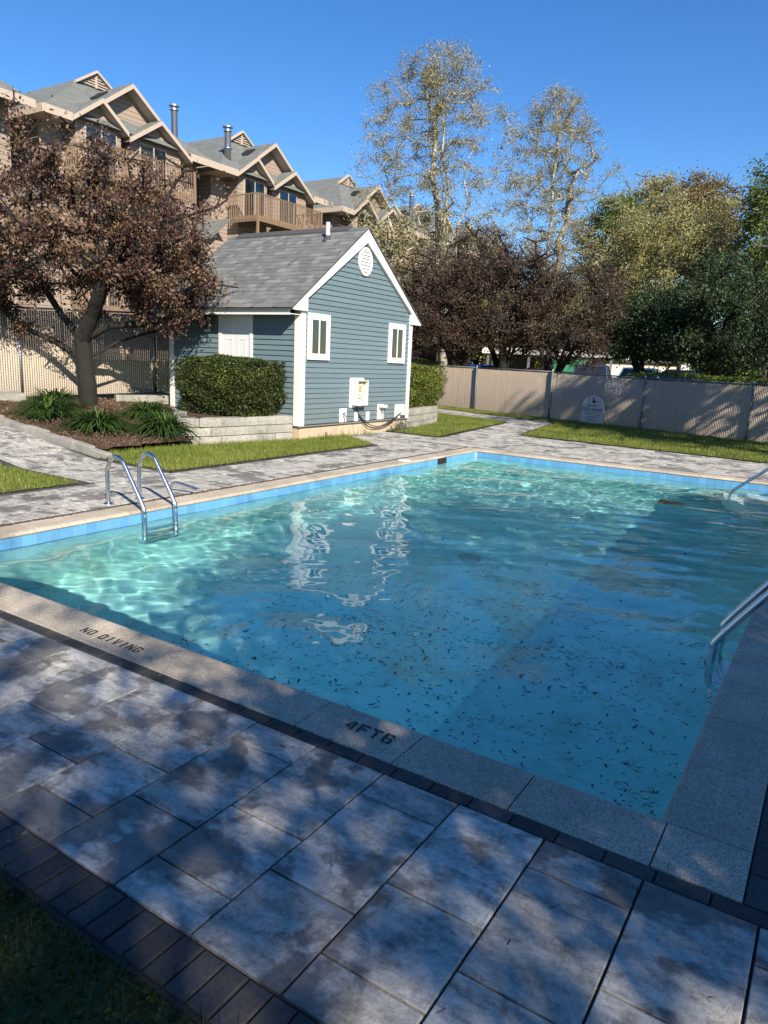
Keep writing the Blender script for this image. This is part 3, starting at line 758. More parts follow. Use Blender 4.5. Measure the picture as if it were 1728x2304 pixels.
# clapboards on the gable wall
bz = .1016; z = HZ0
while z < 4.1:
    def ext(zz):
        if zz < 2.55: return HY0 + .09, HY1 - .09
        d = (RID_Z - .15 - zz) / SL; return RID_Y - d, RID_Y + d
    (a0, b0), (a1, b1) = ext(z), ext(z + bz + .012)
    if b1 - a1 < .03: a1 = b1 = (a0 + b0) / 2; a1 -= .01; b1 += .01
    x0, xo, xi = HX - .012, HX + .026, HX + .004
    m = MB().add([(x0, a0, z), (x0, b0, z), (xo, b0, z), (xo, a0, z), (x0, a1, z + bz + .012), (x0, b1, z + bz + .012), (xi, b1, z + bz + .012), (xi, a1, z + bz + .012)],
                 [(0, 1, 2, 3), (4, 7, 6, 5), (3, 2, 6, 7), (0, 3, 7, 4), (1, 5, 6, 2), (0, 4, 5, 1)])
    H(m, 'clapboard', SIDING); z += bz
z = HZ0
while z < 2.42:
    for (a, b) in ((HXL + .12, -10.90), (-9.93, HX - .10)):
        y0, yo, yi = HY0 + .012, HY0 - .026, HY0 - .004
        m = MB().add([(a, y0, z), (b, y0, z), (b, yo, z), (a, yo, z), (a, y0, z + bz + .012), (b, y0, z + bz + .012), (b, yi, z + bz + .012), (a, yi, z + bz + .012)],
                     [(0, 3, 2, 1), (4, 5, 6, 7), (3, 7, 6, 2), (0, 4, 7, 3), (1, 2, 6, 5), (0, 1, 5, 4)])
        H(m, 'clapboard', SIDING)
    z += bz
# corner boards, wrapped round the corners
for (ya, yb) in ((HY0 - .034, HY0 + .10), (HY1 - .10, HY1 + .034)):
    H(MB().box(HX - .0, HX + .034, ya, yb, HZ0 - .03, EV_Z - .01), 'corner_board', WHITE)
H(MB().box(HX - .14, HX - .0005, HY0 - .034, HY0, HZ0 - .03, EV_Z - .01), 'corner_board', WHITE)
H(MB().box(HXL - .02, HXL + .12, HY0 - .034, HY0, HZ0 - .03, EV_Z - .01), 'corner_board', WHITE)
H(MB().box(HX - .01, HX + .03, HY0 - .03, HY1 + .03, HZ0 - .05, HZ0 - .031), 'drip_edge', plain('grey drip edge', (.2, .2, .2), .6))
# rakes with boxed eave returns
H(MB().prism([(EV_Y, EV_Z - .02), (HY0 + .09, EV_Z - .02), (HY0 + .09, EV_Z + .22), (RID_Y, RID_Z - .26), (RID_Y, RID_Z), (EV_Y, EV_Z)], HX + .001, HX + .085, 'x'), 'rake_board', WHITE)
e2 = 2 * RID_Y - EV_Y
H(MB().prism([(e2, EV_Z - .02), (e2, EV_Z), (RID_Y + .0005, RID_Z), (RID_Y + .0005, RID_Z - .26), (2 * RID_Y - HY0 - .09, EV_Z + .22), (2 * RID_Y - HY0 - .09, EV_Z - .02)], HX + .001, HX + .085, 'x'), 'rake_board', WHITE)
H(MB().prism([(EV_Y - .012, EV_Z + .012), (RID_Y, RID_Z + .035), (RID_Y, RID_Z + .005), (EV_Y - .012, EV_Z - .028 + .012)], HX + .0855, HX + .10, 'x'), 'rake_trim', WHITE)
H(MB().box(HXL - .12, HX + .0005, EV_Y, EV_Y + .022, EV_Z - .115, EV_Z + .0), 'fascia', WHITE)
H(MB().box(HXL - .12, HX + .0005, EV_Y + .023, HY0 - .027, EV_Z - .10, EV_Z - .088), 'soffit', WHITE)
# roof
th = .03
roof = H(MB().prism([(EV_Y - .05, EV_Z - .02), (RID_Y, RID_Z + .018), (e2 + .05, EV_Z - .02), (e2 + .05, EV_Z + .012), (RID_Y, RID_Z + .05), (EV_Y - .05, EV_Z + .012)], HXL - .16, HX + .10, 'x'), 'roof', ROOFBASE)
ln = math.hypot(RID_Y - EV_Y + .05, RID_Z - EV_Z + .038); ang = math.atan2(SL, 1); ex = ln / 21
ca, sa = math.cos(ang), math.sin(ang)
def shingle(x0, x1, s, th_):
    """one tab on the front slope, s metres up from the eave."""
    def P(x, u, n): return (x, EV_Y - .06 + u * ca - n * sa, EV_Z + .008 + u * sa + n * ca)
    u0, u1 = s, s + ex + .01
    return MB().add([P(x0, u0, .002), P(x1, u0, .002), P(x1, u1, .001), P(x0, u1, .001), P(x0, u0, .004 + th_), P(x1, u0, .004 + th_), P(x1, u1, .005), P(x0, u1, .005)],
                    [(0, 1, 5, 4), (4, 5, 6, 7), (1, 2, 6, 5), (0, 4, 7, 3), (2, 3, 7, 6), (0, 3, 2, 1)])
srng = random.Random(21); upper = MB()
for c in range(21):
    x = HXL - .17 - srng.uniform(0, .2)
    while x < HX + .10:
        w_ = srng.uniform(.10, .25); a, b = max(x, HXL - .17), min(x + w_ - .003, HX + .108)
        if b - a > .02:
            sh_ = shingle(a, b, c * ex, srng.choice((.004, .006, .009)))
            if c < 12: H(sh_, 'shingle', SHINGLE, roof)
            else: upper.add(sh_.v, sh_.f)
        x += w_
tag(H(upper, 'upper_shingles', SHINGLE_STUFF, roof), kind='stuff')
rdg = MB().prism([(RID_Y - .13, RID_Z - .03), (RID_Y, RID_Z + .06), (RID_Y + .13, RID_Z - .03), (RID_Y + .13, RID_Z + .0), (RID_Y, RID_Z + .10), (RID_Y - .13, RID_Z + .0)], HXL + .1, HX - .35, 'x')
H(rdg, 'ridge_vent', ROOFBASE, roof)
# plumbing vent
vp = H(MB().lathe([(.13, 0), (.12, .05), (.07, .12), (.055, .15), (.05, .16)], (-9.42, 10.12, 3.98), 12), 'vent_pipe', plain('dark flashing', (.05, .05, .055), .5))
H(MB().lathe([(.045, .1), (.045, .42), (.038, .42), (.038, .36)], (-9.42, 10.12, 3.98), 12), 'pipe', PLASTIC, vp)
# oval louvre in the gable
lv = empty('louvre', (HX + .02 - hl.x, 10.46 - hl.y, 3.63), parent=house)
ring = MB(); n_ = 28
for k in range(n_):
    t0, t1 = 2 * math.pi * k / n_, 2 * math.pi * (k + 1) / n_
    pts_ = [(.25 * f_ * math.cos(t), .29 * f_ * math.sin(t)) for t in (t0, t1) for f_ in (1, .8)]
    q = [pts_[0], pts_[2], pts_[3], pts_[1]]
    ring.add([(.0, *p) for p in q] + [(.035, *p) for p in q], [(4, 5, 6, 7), (0, 1, 5, 4), (2, 3, 7, 6)])
ring.build('frame', WHITE, lv)
MB().add([(.003, .21 * math.cos(2 * math.pi * k / 20), .245 * math.sin(2 * math.pi * k / 20)) for k in range(20)], [tuple(range(20))]).build('backing', plain('louvre backing', (.45, .45, .44), .7), lv)
for k in range(7):
    zc = -.20 + k * .066; hw = .20 * math.sqrt(max(0, 1 - ((zc + .02) / .24) ** 2))
    MB().add([(.006, -hw, zc + .055), (.006, hw, zc + .055), (.026, hw, zc), (.026, -hw, zc), (.022, -hw, zc - .002), (.022, hw, zc - .002)], [(0, 3, 2, 1), (3, 4, 5, 2)]).build('slat', WHITE, lv)
# windows in the gable wall
def window_x(y0, y1, z0, z1):
    w = empty('window', (HX + .022 - hl.x, (y0 + y1) / 2 - hl.y, (z0 + z1) / 2), parent=house)
    hw, hh = (y1 - y0) / 2, (z1 - z0) / 2; c = .085
    MB().box(.0, .045, -hw, hw, -hh, -hh + c).box(0, .045, -hw, hw, hh - c, hh).box(0, .045, -hw, -hw + c, -hh + c, hh - c).box(0, .045, hw - c, hw, -hh + c, hh - c).build('casing', WHITE, w)
    i_ = hw - c; j_ = hh - c; s_ = .035
    MB().box(.0, .037, -i_, i_, -j_, -j_ + s_).box(0, .037, -i_, i_, j_ - s_, j_).box(0, .037, -i_, -i_ + s_, -j_ + s_, j_ - s_).box(0, .037, i_ - s_, i_, -j_ + s_, j_ - s_).box(0, .039, -.018, .018, -j_ + s_, j_ - s_).build('sash', WHITE, w)
    for a, b in ((-i_ + s_, -.018), (.018, i_ - s_)):
        MB().box(.0205, .022, a, b, -j_ + s_, j_ - s_).build('backing', DARK, w)
        n = 14; xs_ = np.linspace(a + (b - a) * .30, b - .004, n)
        v_ = [(.0255 + .002 * math.sin(k * 1.9), float(xs_[k]), zz) for zz in (-j_ + s_, j_ - s_) for k in range(n)]
        MB().add(v_, [(k, k + 1, n + k + 1, n + k) for k in range(n - 1)]).build('curtain', CURTAIN, w)
        MB().box(.0295, .032, a, b, -j_ + s_, j_ - s_).build('pane', GLASS, w)
window_x(8.585, 9.265, 1.565, 2.45); window_x(11.50, 12.19, 1.565, 2.45)
# door in the long wall
dr = empty('door', (-10.41 - hl.x, HY0 - hl.y, .35), parent=house)
fw_ = .475
MB().box(-fw_, -fw_ + .075, -.035, .012, 0, 2.10).box(fw_ - .075, fw_, -.035, .012, 0, 2.10).box(-fw_ + .075, fw_ - .075, -.035, .012, 2.03, 2.10).build('door_frame', WHITE, dr)
lf = MB().box(-.398, .398, -.012, .008, .01, 2.028).build('door_leaf', DOORW, dr)
for (a, b) in ((-.30, -.06), (.06, .30)):
    for (z0, z1) in ((.16, .72), (.86, 1.58), (1.70, 1.90)):
        MB().add([(a, -.0125, z0), (b, -.0125, z0), (b, -.0125, z1), (a, -.0125, z1), (a + .02, -.024, z0 + .02), (b - .02, -.024, z0 + .02), (b - .02, -.024, z1 - .02), (a + .02, -.024, z1 - .02), (a + .045, -.0165, z0 + .045), (b - .045, -.0165, z0 + .045), (b - .045, -.0165, z1 - .045), (a + .045, -.0165, z1 - .045)],
                 [(i, (i + 1) % 4, 4 + (i + 1) % 4, 4 + i) for i in range(4)] + [(4 + i, 4 + (i + 1) % 4, 8 + (i + 1) % 4, 8 + i) for i in range(4)] + [(8, 9, 10, 11)]).build('panel', DOORW, dr)
MB().lathe([(.0, 0), (.03, .005), (.032, .03), (.02, .05), (.012, .055)], (0, 0, 0), 12).build('door_knob', STEEL, dr, loc=(-.33, -.013, .98), rot=(math.pi / 2, 0, 0))
# wall lamp
lm = empty('wall_lamp', (-11.22 - hl.x, HY0 - .02 - hl.y, 2.19), parent=house)
MB().box(-.085, .085, -.02, 0, -.15, .15).build('mount_plate', PLASTIC, lm)
MB().prism([(-.04, -.10), (.03, -.10), (.03, .09), (-.04, .06)], -.085, -.02, 'y').build('shade', plain('dark lamp', (.06, .06, .06), .4), lm)
# utility fittings on the gable wall
ub = empty('utility_box', (HX + .02 - hl.x, 10.32 - hl.y, .9), parent=house)
MB().box(0, .018, -.27, .25, -.31, .32).build('mount_plate', PLASTIC, ub)
MB().box(.018, .175, -.20, -.185, -.26, .27).box(.018, .175, .185, .20, -.26, .27).box(.018, .175, -.185, .185, -.26, -.245).box(.018, .175, -.185, .185, .255, .27).build('open_box', PLASTIC, ub)
MB().box(.019, .09, -.10, .13, -.10, .22).build('cream_cover', CREAM, ub)
sig = MB()
for j in range(4):
    for i in range(2): sig.box(.0905, .0915, -.03 + i * .045, .005 + i * .045, .02 + j * .035, .042 + j * .035)
sig.build('red_mark', plain('red label ink', (.45, .03, .02), .6), ub)
MB().box(.019, .05, -.02, .08, -.18, -.11).build('socket', CREAM, ub)
for (y0, y1, z0, z1) in ((9.70, 9.95, .30, .58), (10.25, 10.38, .30, .48), (10.70, 10.83, .30, .48), (11.15, 11.42, .30, .63), (11.90, 12.33, .30, .61)):
    H(MB().box(HX + .0262, HX + .038, y0, y1, z0 - .012, z1), 'mount_plate', PLASTIC)
for (yc, zc) in ((9.83, .43), (11.30, .45)):
    sp = H(MB().tube([(HX + .034, yc, zc), (HX + .09, yc, zc), (HX + .12, yc, zc - .02), (HX + .13, yc, zc - .07)], .016, 8).tube([(HX + .07, yc, zc), (HX + .07, yc, zc + .05)], .008, 6).tube([(HX + .07, yc - .04, zc + .055), (HX + .07, yc + .04, zc + .055)], .012, 6), 'water_tap', GALV)
H(MB().box(HX + .03, HX + .15, 11.20, 11.40, .56, .62), 'tap_cover', plain('clear plastic cover', (.55, .56, .56), .3))
H(MB().box(HX + .034, HX + .14, 12.10, 12.32, .36, .50), 'outlet_cover', plain('clear plastic cover', (.5, .52, .52), .3))
for dz in (0, .05):
    H(MB().tube(bez([(HX + .06, 10.3, .70), (HX + .05, 10.38, .45), (HX + .05, 10.75, .22 - dz), (HX + .05, 11.2, .13 - dz * .6), (HX + .06, 11.7, .24 - dz), (HX + .08, 12.12, .42)], 8), .011, 6), 'cable', RUBBER)
H(MB().box(HX - .02, HX - .005, 9.3, 9.32, 0, .1), 'vent', DARK)

# ------------------------------------------------------------------ chain link fences with privacy slats
def slat_fence(pts, zbase, hgt, label, post_every=True, pitch_=.045):
    f = empty('slat_fence', (pts[0][0], pts[0][1], zbase[0])); o0 = Vector((pts[0][0], pts[0][1], zbase[0])); tag(f, label, 'fence')
    slat = MB(); wire = MB()
    SV, SF = [], []; WV, WF = [], []
    for i in range(len(pts) - 1):
        a = Vector((*pts[i], zbase[i])); b = Vector((*pts[i + 1], zbase[i + 1])); d = b - a; L = math.hypot(d.x, d.y); u_ = d / L
        nrm = Vector((u_.y, -u_.x, 0)).normalized()
        n = int(L / pitch_)
        s = (np.arange(n) + .5) * L / n
        base = np.array(a - o0)[None] + s[:, None] * np.array(u_)[None]
        jit = np.random.default_rng(i).normal(0, .004, n)
        hw = pitch_ * .39
        for k, (su, sn, z_) in enumerate([(-hw, .003, .03), (hw, .003, .03), (hw, .003, hgt - .04), (-hw, .003, hgt - .04), (-hw, -.003, .03), (hw, -.003, .03), (hw, -.003, hgt - .04), (-hw, -.003, hgt - .04)]):
            SV.append(base + su * np.array(u_)[None] + (sn + jit * .3)[:, None] * np.array(nrm)[None] + np.array([0, 0, 1])[None] * (z_ + (jit * 2 if z_ > 1 else jit * 0))[:, None])
        q = np.stack(SV[-8:], 1).reshape(-1, 3); SV = SV[:-8]; SV.append(q)
        off = sum(len(x) for x in SV[:-1]) if len(SV) > 1 else 0
        SF += [np.array([(0, 1, 2, 3), (5, 4, 7, 6), (1, 5, 6, 2), (4, 0, 3, 7), (3, 2, 6, 7)])[None] + (np.arange(n) * 8)[:, None, None] + off]
        # diagonal wires, both ways
        m = int(L / .055); T = hgt - .06
        for sg, side in ((1, .0075), (-1, -.0075)):
            for k in range(-int(T / .055) if sg > 0 else 0, m if sg > 0 else m + int(T / .055)):
                s0, s1 = k * .055, k * .055 + sg * T; z0, z1 = 0.02, .02 + T
                if sg > 0:
                    if s0 < 0: z0 -= s0; s0 = 0
                    if s1 > L: z1 -= (s1 - L); s1 = L
                else:
                    if s0 > L: z0 += s0 - L; s0 = L
                    if s1 < 0: z1 += s1; s1 = 0
                if z1 - z0 < .02: continue
                p = (a - o0) + u_ * s0 + nrm * side + Vector((0, 0, z0)); q_ = (a - o0) + u_ * s1 + nrm * side + Vector((0, 0, z1))
                e = (q_ - p).normalized().cross(nrm) * .0030
                nb = len(WV); WV += [tuple(p - e), tuple(p + e), tuple(q_ + e), tuple(q_ - e)]; WF.append((nb, nb + 1, nb + 2, nb + 3))
        r0 = (a - o0) + Vector((0, 0, hgt)); r1 = (b - o0) + Vector((0, 0, hgt))
        MB().tube([r0, r1], .021, 8).build('top_rail', POSTM if hgt < 1.7 else GALV, f, True)
    V = np.concatenate(SV); F = np.concatenate([x.reshape(-1, 4) for x in SF])
    tag(put('slat', np_mesh('slat', V, F), f, SLAT), kind='stuff')
    me = bpy.data.meshes.new('wire_mesh'); me.from_pydata(WV, [], WF); tag(put('wire_mesh', me, f, WIRE), kind='stuff')
    for i, p in enumerate(pts):
        q = Vector((*p, zbase[i])) - o0
        po = MB().tube([q + Vector((0, 0, -.15)), q + Vector((0, 0, hgt + .03))], .03, 10)
        nr = Vector((pts[-1][1] - pts[0][1], -(pts[-1][0] - pts[0][0]), 0)).normalized() * .045
        po.v = [(x + nr.x, y + nr.y, z) for x, y, z in po.v]
        pp = po.build('post', POSTM if hgt < 1.7 else GALV, f, True)
        MB().lathe([(.034, 0), (.034, .02), (.02, .045), (.0, .055)], tuple(q + nr + Vector((0, 0, hgt + .025))), 10).build('post_cap', GALV, pp)
    return f
slat_fence(fence_pts, [.0, .0, -.02, -.07, -.08, -.08, -.08], 1.52, 'long tan slatted chain link fence across the far end of the pool yard')
slat_fence([(-15.2, 1.6), (-14.55, 3.75), (-13.98, 5.90), (-13.28, 8.68), (-12.95, 9.95)], [.44, .48, .53, .63, .66], 1.80, 'tall tan slatted chain link fence behind the crabapple tree on the left')
# concrete footing by the gate
ft = MB().prism([(-.28, 0), (.28, 0), (.25, .26), (-.25, .28)], -.9, .55, 'y').build('concrete_footing', CONC, loc=(-13.75, 5.15, .40), rot=(0, 0, -.25)); tag(ft, 'low concrete footing at the foot of the left fence', 'footing')
rail_ties = MB().box(-.8, .8, -.08, .08, 0, .2).build('timber_kerb', CONC, loc=(-12.9, 8.3, .42), rot=(0, 0, 1.2)); tag(rail_ties, 'short concrete kerb between left fence and pool house', 'kerb')

# ------------------------------------------------------------------ pool ladders and rails
def ladder(label, x_wall, s, ys, sh=0.0, zb_=-.84):
    """s = +1: water lies towards +x from the wall."""
    L = empty('pool_ladder', (x_wall, ys[0], 0)); tag(L, label, 'ladder', 'pool ladders')
    for y in ys:
        p = [(-.47 * s, 0, -.01), (-.47 * s, 0, .28), (-.455 * s, 0, .39), (-.40 * s, 0, .475), (-.32 * s, 0, .515), (-.235 * s, 0, .49), (-.16 * s, 0, .40), (.075 * s, 0, .06), (.10 * s, 0, -.03), (.105 * s, 0, -.14), (.105 * s, 0, zb_ + .14), (.085 * s, 0, zb_ + .04), (.03 * s, 0, zb_), (-.02 * s - sh * s, 0, zb_ - .01)]
        p = [(a + sh * s, b + (y - ys[0]), c) for a, b, c in p]
        r_ = MB().tube(bez(p, 6), .0225, 12).build('handrail', STEEL, L, True); r_.cycles.is_caustics_receiver = True
        MB().lathe([(.055, 0), (.055, .006), (.04, .014), (.026, .02)], ((-.47 + sh) * s, y - ys[0], .0005), 16).build('base_flange', STEEL, r_, True)
    for z in ((-.34, -.58, -.80) if zb_ < -.6 else (-.40,)):
        st = MB().box(.06 * s, .14 * s, .0, ys[1] - ys[0], z, z + .025) if s > 0 else MB().box(.14 * s, .06 * s, .0, ys[1] - ys[0], z, z + .025)
        st.build('tread', STEEL, L).cycles.is_caustics_receiver = True
    return L
ladder('stainless steel pool ladder on the left edge, in full view', PX0, 1, (2.11, 2.51))
ladder('stainless steel pool ladder on the right edge, cut by the frame', PX1, -1, (2.0, 2.40), .042, -.50)
hr = empty('step_handrail', (-.3, 9.0, 0)); tag(hr, 'slanting steel handrail over the corner steps at the far right', 'handrail')
MB().tube(bez([(-.66, 0, -.62), (-.66, 0, -.2), (-.64, 0, -.08), (-.56, 0, .01), (-.2, 0, .33), (.15, 0, .66), (.32, 0, .76), (.55, 0, .78), (.68, 0, .70), (.70, 0, .55), (.70, 0, 0)], 6), .021, 12).build('rail', STEEL, hr, True)
MB().lathe([(.05, 0), (.05, .006), (.026, .02)], (.70, 0, .0005), 14).build('base_flange', STEEL, hr, True)
spt = MB().tube(bez([(-6.16, 3.02, -.01), (-6.16, 3.02, .06), (-6.12, 3.03, .105), (-6.05, 3.05, .11), (-5.84, 3.10, .07), (-5.80, 3.11, .055)], 6), .017, 10).build('fill_spout', STEEL, None, True)
tag(spt, 'short bent steel fill spout on the deck behind the left ladder', 'spout')
tag(MB().lathe([(.0, .012), (.10, .012), (.115, .006), (.12, 0)], (-5.72, 7.55, .001), 18).build('skimmer_lid', plain('white skimmer lid', (.6, .58, .52), .6)), 'small round pale skimmer lid on the left coping near the far corner', 'lid')

# ------------------------------------------------------------------ trees
def grow(rg, trunk, targets, step, up_bias=.35, lift=.15):
    """connect every target point to the nearest part of the growing skeleton."""
    pos = [np.array(p, float) for p in trunk[0]]; par = [-1] + list(range(len(trunk[0]) - 1))
    for t in trunk[1:]:
        k = t[0]; last = k
        for p in t[1:]: pos.append(np.array(p, float)); par.append(last); last = len(pos) - 1
    cap = len(pos) + len(targets) * 14
    A = np.zeros((cap, 3)); n = len(pos); A[:n] = pos; par += [0] * (cap - n)
    c0 = A[:n].mean(0); order = np.argsort(np.linalg.norm(targets - A[n - 1], axis=1) + rg.uniform(0, .3, len(targets)))
    ends = []
    for ti in order:
        t = targets[ti]; d = A[:n] - t; dist = np.sqrt((d ** 2).sum(1)) + up_bias * np.maximum(0, d[:, 2]) * 2
        dist[0] += 5
        k = int(dist.argmin()); p = A[k]; L = np.linalg.norm(t - p); m = max(1, min(10, int(L / step)))
        side = rg.normal(0, .10 * L, 3); last = k
        for i in range(1, m + 1):
            f = i / m; q = p * (1 - f) + t * f + side * math.sin(math.pi * f) + np.array([0, 0, lift * L * math.sin(math.pi * f)])
            A[n] = q; par[n] = last; last = n; n += 1
        ends.append(last)
    return A[:n], np.array(par[:n]), ends
def branch_mesh(A, par, R, rmin, expo=2.4, seg=6):
    n = len(A); cnt = np.zeros(n)
    ch = np.zeros(n, int); np.add.at(ch, par[1:][par[1:] >= 0], 1)
    cnt[ch == 0] = 1
    for i in range(n - 1, 0, -1):
        if par[i] >= 0: cnt[par[i]] += cnt[i]
    r = (cnt / cnt[0]) ** (1 / expo) * R; r = np.maximum(r, rmin)
    i = np.where(par >= 0)[0]; p = par[i]; a, b = A[p], A[i]; d = b - a; d /= np.linalg.norm(d, axis=1)[:, None] + 1e-9
    ref = np.where(np.abs(d[:, 2:3]) < .9, np.array([[0, 0, 1.]]), np.array([[1., 0, 0]])); u_ = np.cross(d, ref); u_ /= np.linalg.norm(u_, axis=1)[:, None]; w = np.cross(d, u_)
    ra = np.minimum(r[p], r[i] * 1.35); rb = r[i]; th_ = np.linspace(0, 2 * np.pi, seg, endpoint=False)
    c, s = np.cos(th_), np.sin(th_)
    ringa = a[:, None] - d[:, None] * (ra * .3)[:, None, None] + ra[:, None, None] * (u_[:, None] * c[None, :, None] + w[:, None] * s[None, :, None])
    ringb = b[:, None] + rb[:, None, None] * (u_[:, None] * c[None, :, None] + w[:, None] * s[None, :, None])
    V = np.concatenate([ringa, ringb], 1).reshape(-1, 3); k = np.arange(seg); F0 = np.stack([k, (k + 1) % seg, seg + (k + 1) % seg, seg + k], 1)
    F = (np.arange(len(i)) * 2 * seg)[:, None, None] + F0[None]
    return V, F.reshape(-1, 4), r
def crown_points(rg, n, c, rx, ry, rz, hollow=.55, flat=-.6, lump=.25):
    """points inside a lumpy ellipsoid, thinner towards the middle."""
    out = []; ph = rg.uniform(0, 6.28, 6)
    while len(out) < n:
        d = rg.normal(size=3); d /= np.linalg.norm(d); rr = rg.random() ** (1 / 3)
        if rr < hollow and rg.random() < .6: continue
        if d[2] * rr < flat: continue
        a = math.atan2(d[1], d[0]); l = 1 + lump * (.5 * math.sin(3 * a + ph[0] + 2 * d[2]) + .35 * math.sin(5 * a + ph[1] - 3 * d[2]) + .3 * math.sin(7 * d[2] + ph[2] + a))
        out.append([c[0] + rx * d[0] * rr * l, c[1] + ry * d[1] * rr * l, c[2] + rz * d[2] * rr * (1 + lump * .3 * math.sin(4 * a + ph[3]))])
    return np.array(out)
def tree(name, label, group, base, trunk, targets, bark, leaf, R, leaf_n, leaf_size, spread, step=.35, seed=1, rmin=.006, up=.3, aspect=.55, droop=.2, cat='tree', expo=2.4, lift=.12, along=.5, seg=6):
    rg = np.random.default_rng(seed); b = np.array(base, float)
    A, par, ends = grow(rg, trunk, targets, step, lift=lift)
    V, F, r = branch_mesh(A, par, R, rmin, expo, seg)
    t = empty(name, tuple(base)); tag(t, label, cat, group)
    put('trunk', np_mesh('trunk', V - b[None], F, True), t, bark)
    # leaves at the ends and along the last part of each shoot
    ends = np.array(ends); C = []
    k = rg.integers(0, len(ends), leaf_n); e = ends[k]
    for _ in range(3):
        go = rg.random(leaf_n) < along; e = np.where(go & (par[e] > 0) & (r[np.maximum(par[e], 0)] < R * .35), par[e], e)
    P = A[e] + rg.normal(0, spread, (leaf_n, 3)) * np.array([1, 1, .8])
    V, F = leaf_quads(P, leaf_size, rg, up, aspect, droop)
    put('crown', np_mesh('crown', V - b[None], F), t, leaf)
    return t

BARK_DARK = mat_bark('crabapple bark darkened for shade', (.005, .0045, .004), (.020, .018, .015), 9)  # dark bark, darkened further for the crown's shade on the trunk
BARK_SYC = mat_bark('mottled sycamore bark', (.14, .13, .095), (.36, .33, .26), 3.0, True)
BARK_GREY = mat_bark('grey brown bark', (.05, .045, .035), (.16, .14, .11), 6)
PURPLE = leafmat('bronze purple leaves', [(0, (.022, .011, .011)), (.25, (.066, .029, .029)), (.5, (.118, .058, .048)), (.75, (.15, .11, .048)), (1, (.30, .195, .125))], .25)  # tan end of the ramp is sunlight put into the leaf colour
PURPLE2 = leafmat('dark purple leaves', [(0, (.010, .006, .007)), (.3, (.040, .020, .021)), (.6, (.085, .048, .036)), (.85, (.12, .10, .04)), (1, (.25, .17, .10))], .25)  # tan end of the ramp paints lit clumps into the leaves
SYCL = leafmat('young sycamore leaves', [(0, (.10, .10, .04)), (.35, (.21, .19, .085)), (.7, (.34, .29, .15)), (1, (.48, .42, .26))], .35)
OLIVE = leafmat('pale olive leaves', [(0, (.15, .15, .05)), (.4, (.28, .265, .10)), (.75, (.40, .36, .16)), (1, (.50, .45, .25))], .42)
GREEN = leafmat('fresh green leaves', [(0, (.025, .05, .010)), (.4, (.075, .12, .022)), (.75, (.16, .20, .04)), (1, (.27, .28, .08))], .38)
DARKG = leafmat('deep green leaves', [(0, (.008, .018, .007)), (.4, (.018, .040, .013)), (.75, (.038, .065, .02)), (1, (.075, .095, .03))], .2)
BROWNL = leafmat('reddish tan young leaves', [(0, (.10, .075, .03)), (.5, (.19, .135, .055)), (1, (.30, .22, .11))], .3)

# crabapple on the mulch bed
rg = np.random.default_rng(3)
b = (-12.78, 6.62, .40)
T0 = [(b[0], b[1], .28), (b[0] + .01, b[1] - .02, .8), (b[0] - .05, b[1] - .03, 1.35), (b[0] - .06, b[1] - .06, 1.75)]
def off(*q): return [(b[0] + x_, b[1] + y_, z_) for x_, y_, z_ in q]
tr = [T0,
      [2] + off((-.45, -.45, 1.72), (-.85, -.85, 1.95), (-1.15, -1.25, 2.45), (-1.3, -1.5, 3.0)),
      [3] + off((-.25, -.35, 2.2), (-.5, -.6, 2.8), (-.7, -.8, 3.5)),
      [3] + off((.1, .15, 2.3), (.1, .3, 3.0), (.0, .35, 3.9)),
      [2] + off((.35, .5, 1.75), (.75, 1.0, 1.98), (1.05, 1.35, 2.05)),
      [3] + off((.5, .2, 2.05), (1.0, .5, 2.1), (1.6, .75, 2.12), (2.0, .95, 2.3)),
      [3] + off((.35, -.1, 2.25), (.8, -.2, 2.7), (1.2, -.15, 3.1))]
cc = (b[0] + .05, b[1] - .1, 4.0)
tg = np.concatenate([crown_points(rg, 400, cc, 2.5, 2.9, 1.7, .45, -.78, .36),
                     crown_points(rg, 110, (b[0] + 1.5, b[1] + .75, 2.9), 1.1, 1.1, .85, .3, -.8, .3),
                     crown_points(rg, 90, (b[0] - 1.3, b[1] - 1.5, 3.0), 1.2, 1.3, .9, .3, -.8, .3)])
sh = [(b[0] - .9, b[1] - .7, 5.35 + .18 * i) for i in range(6)] + [(b[0] + .05 + .05 * i, b[1] + .35, 5.3 + .13 * i) for i in range(4)]
tg = np.concatenate([tg, np.array(sh)])
tree('crabapple_tree', 'bronze leaved crabapple with dark forked trunk on the mulch bed', None, b, tr, tg, BARK_DARK, PURPLE, .175, 66000, .070, .12, .3, 4, .005, .3, .5, .5, expo=2.2, along=.62, seg=7)

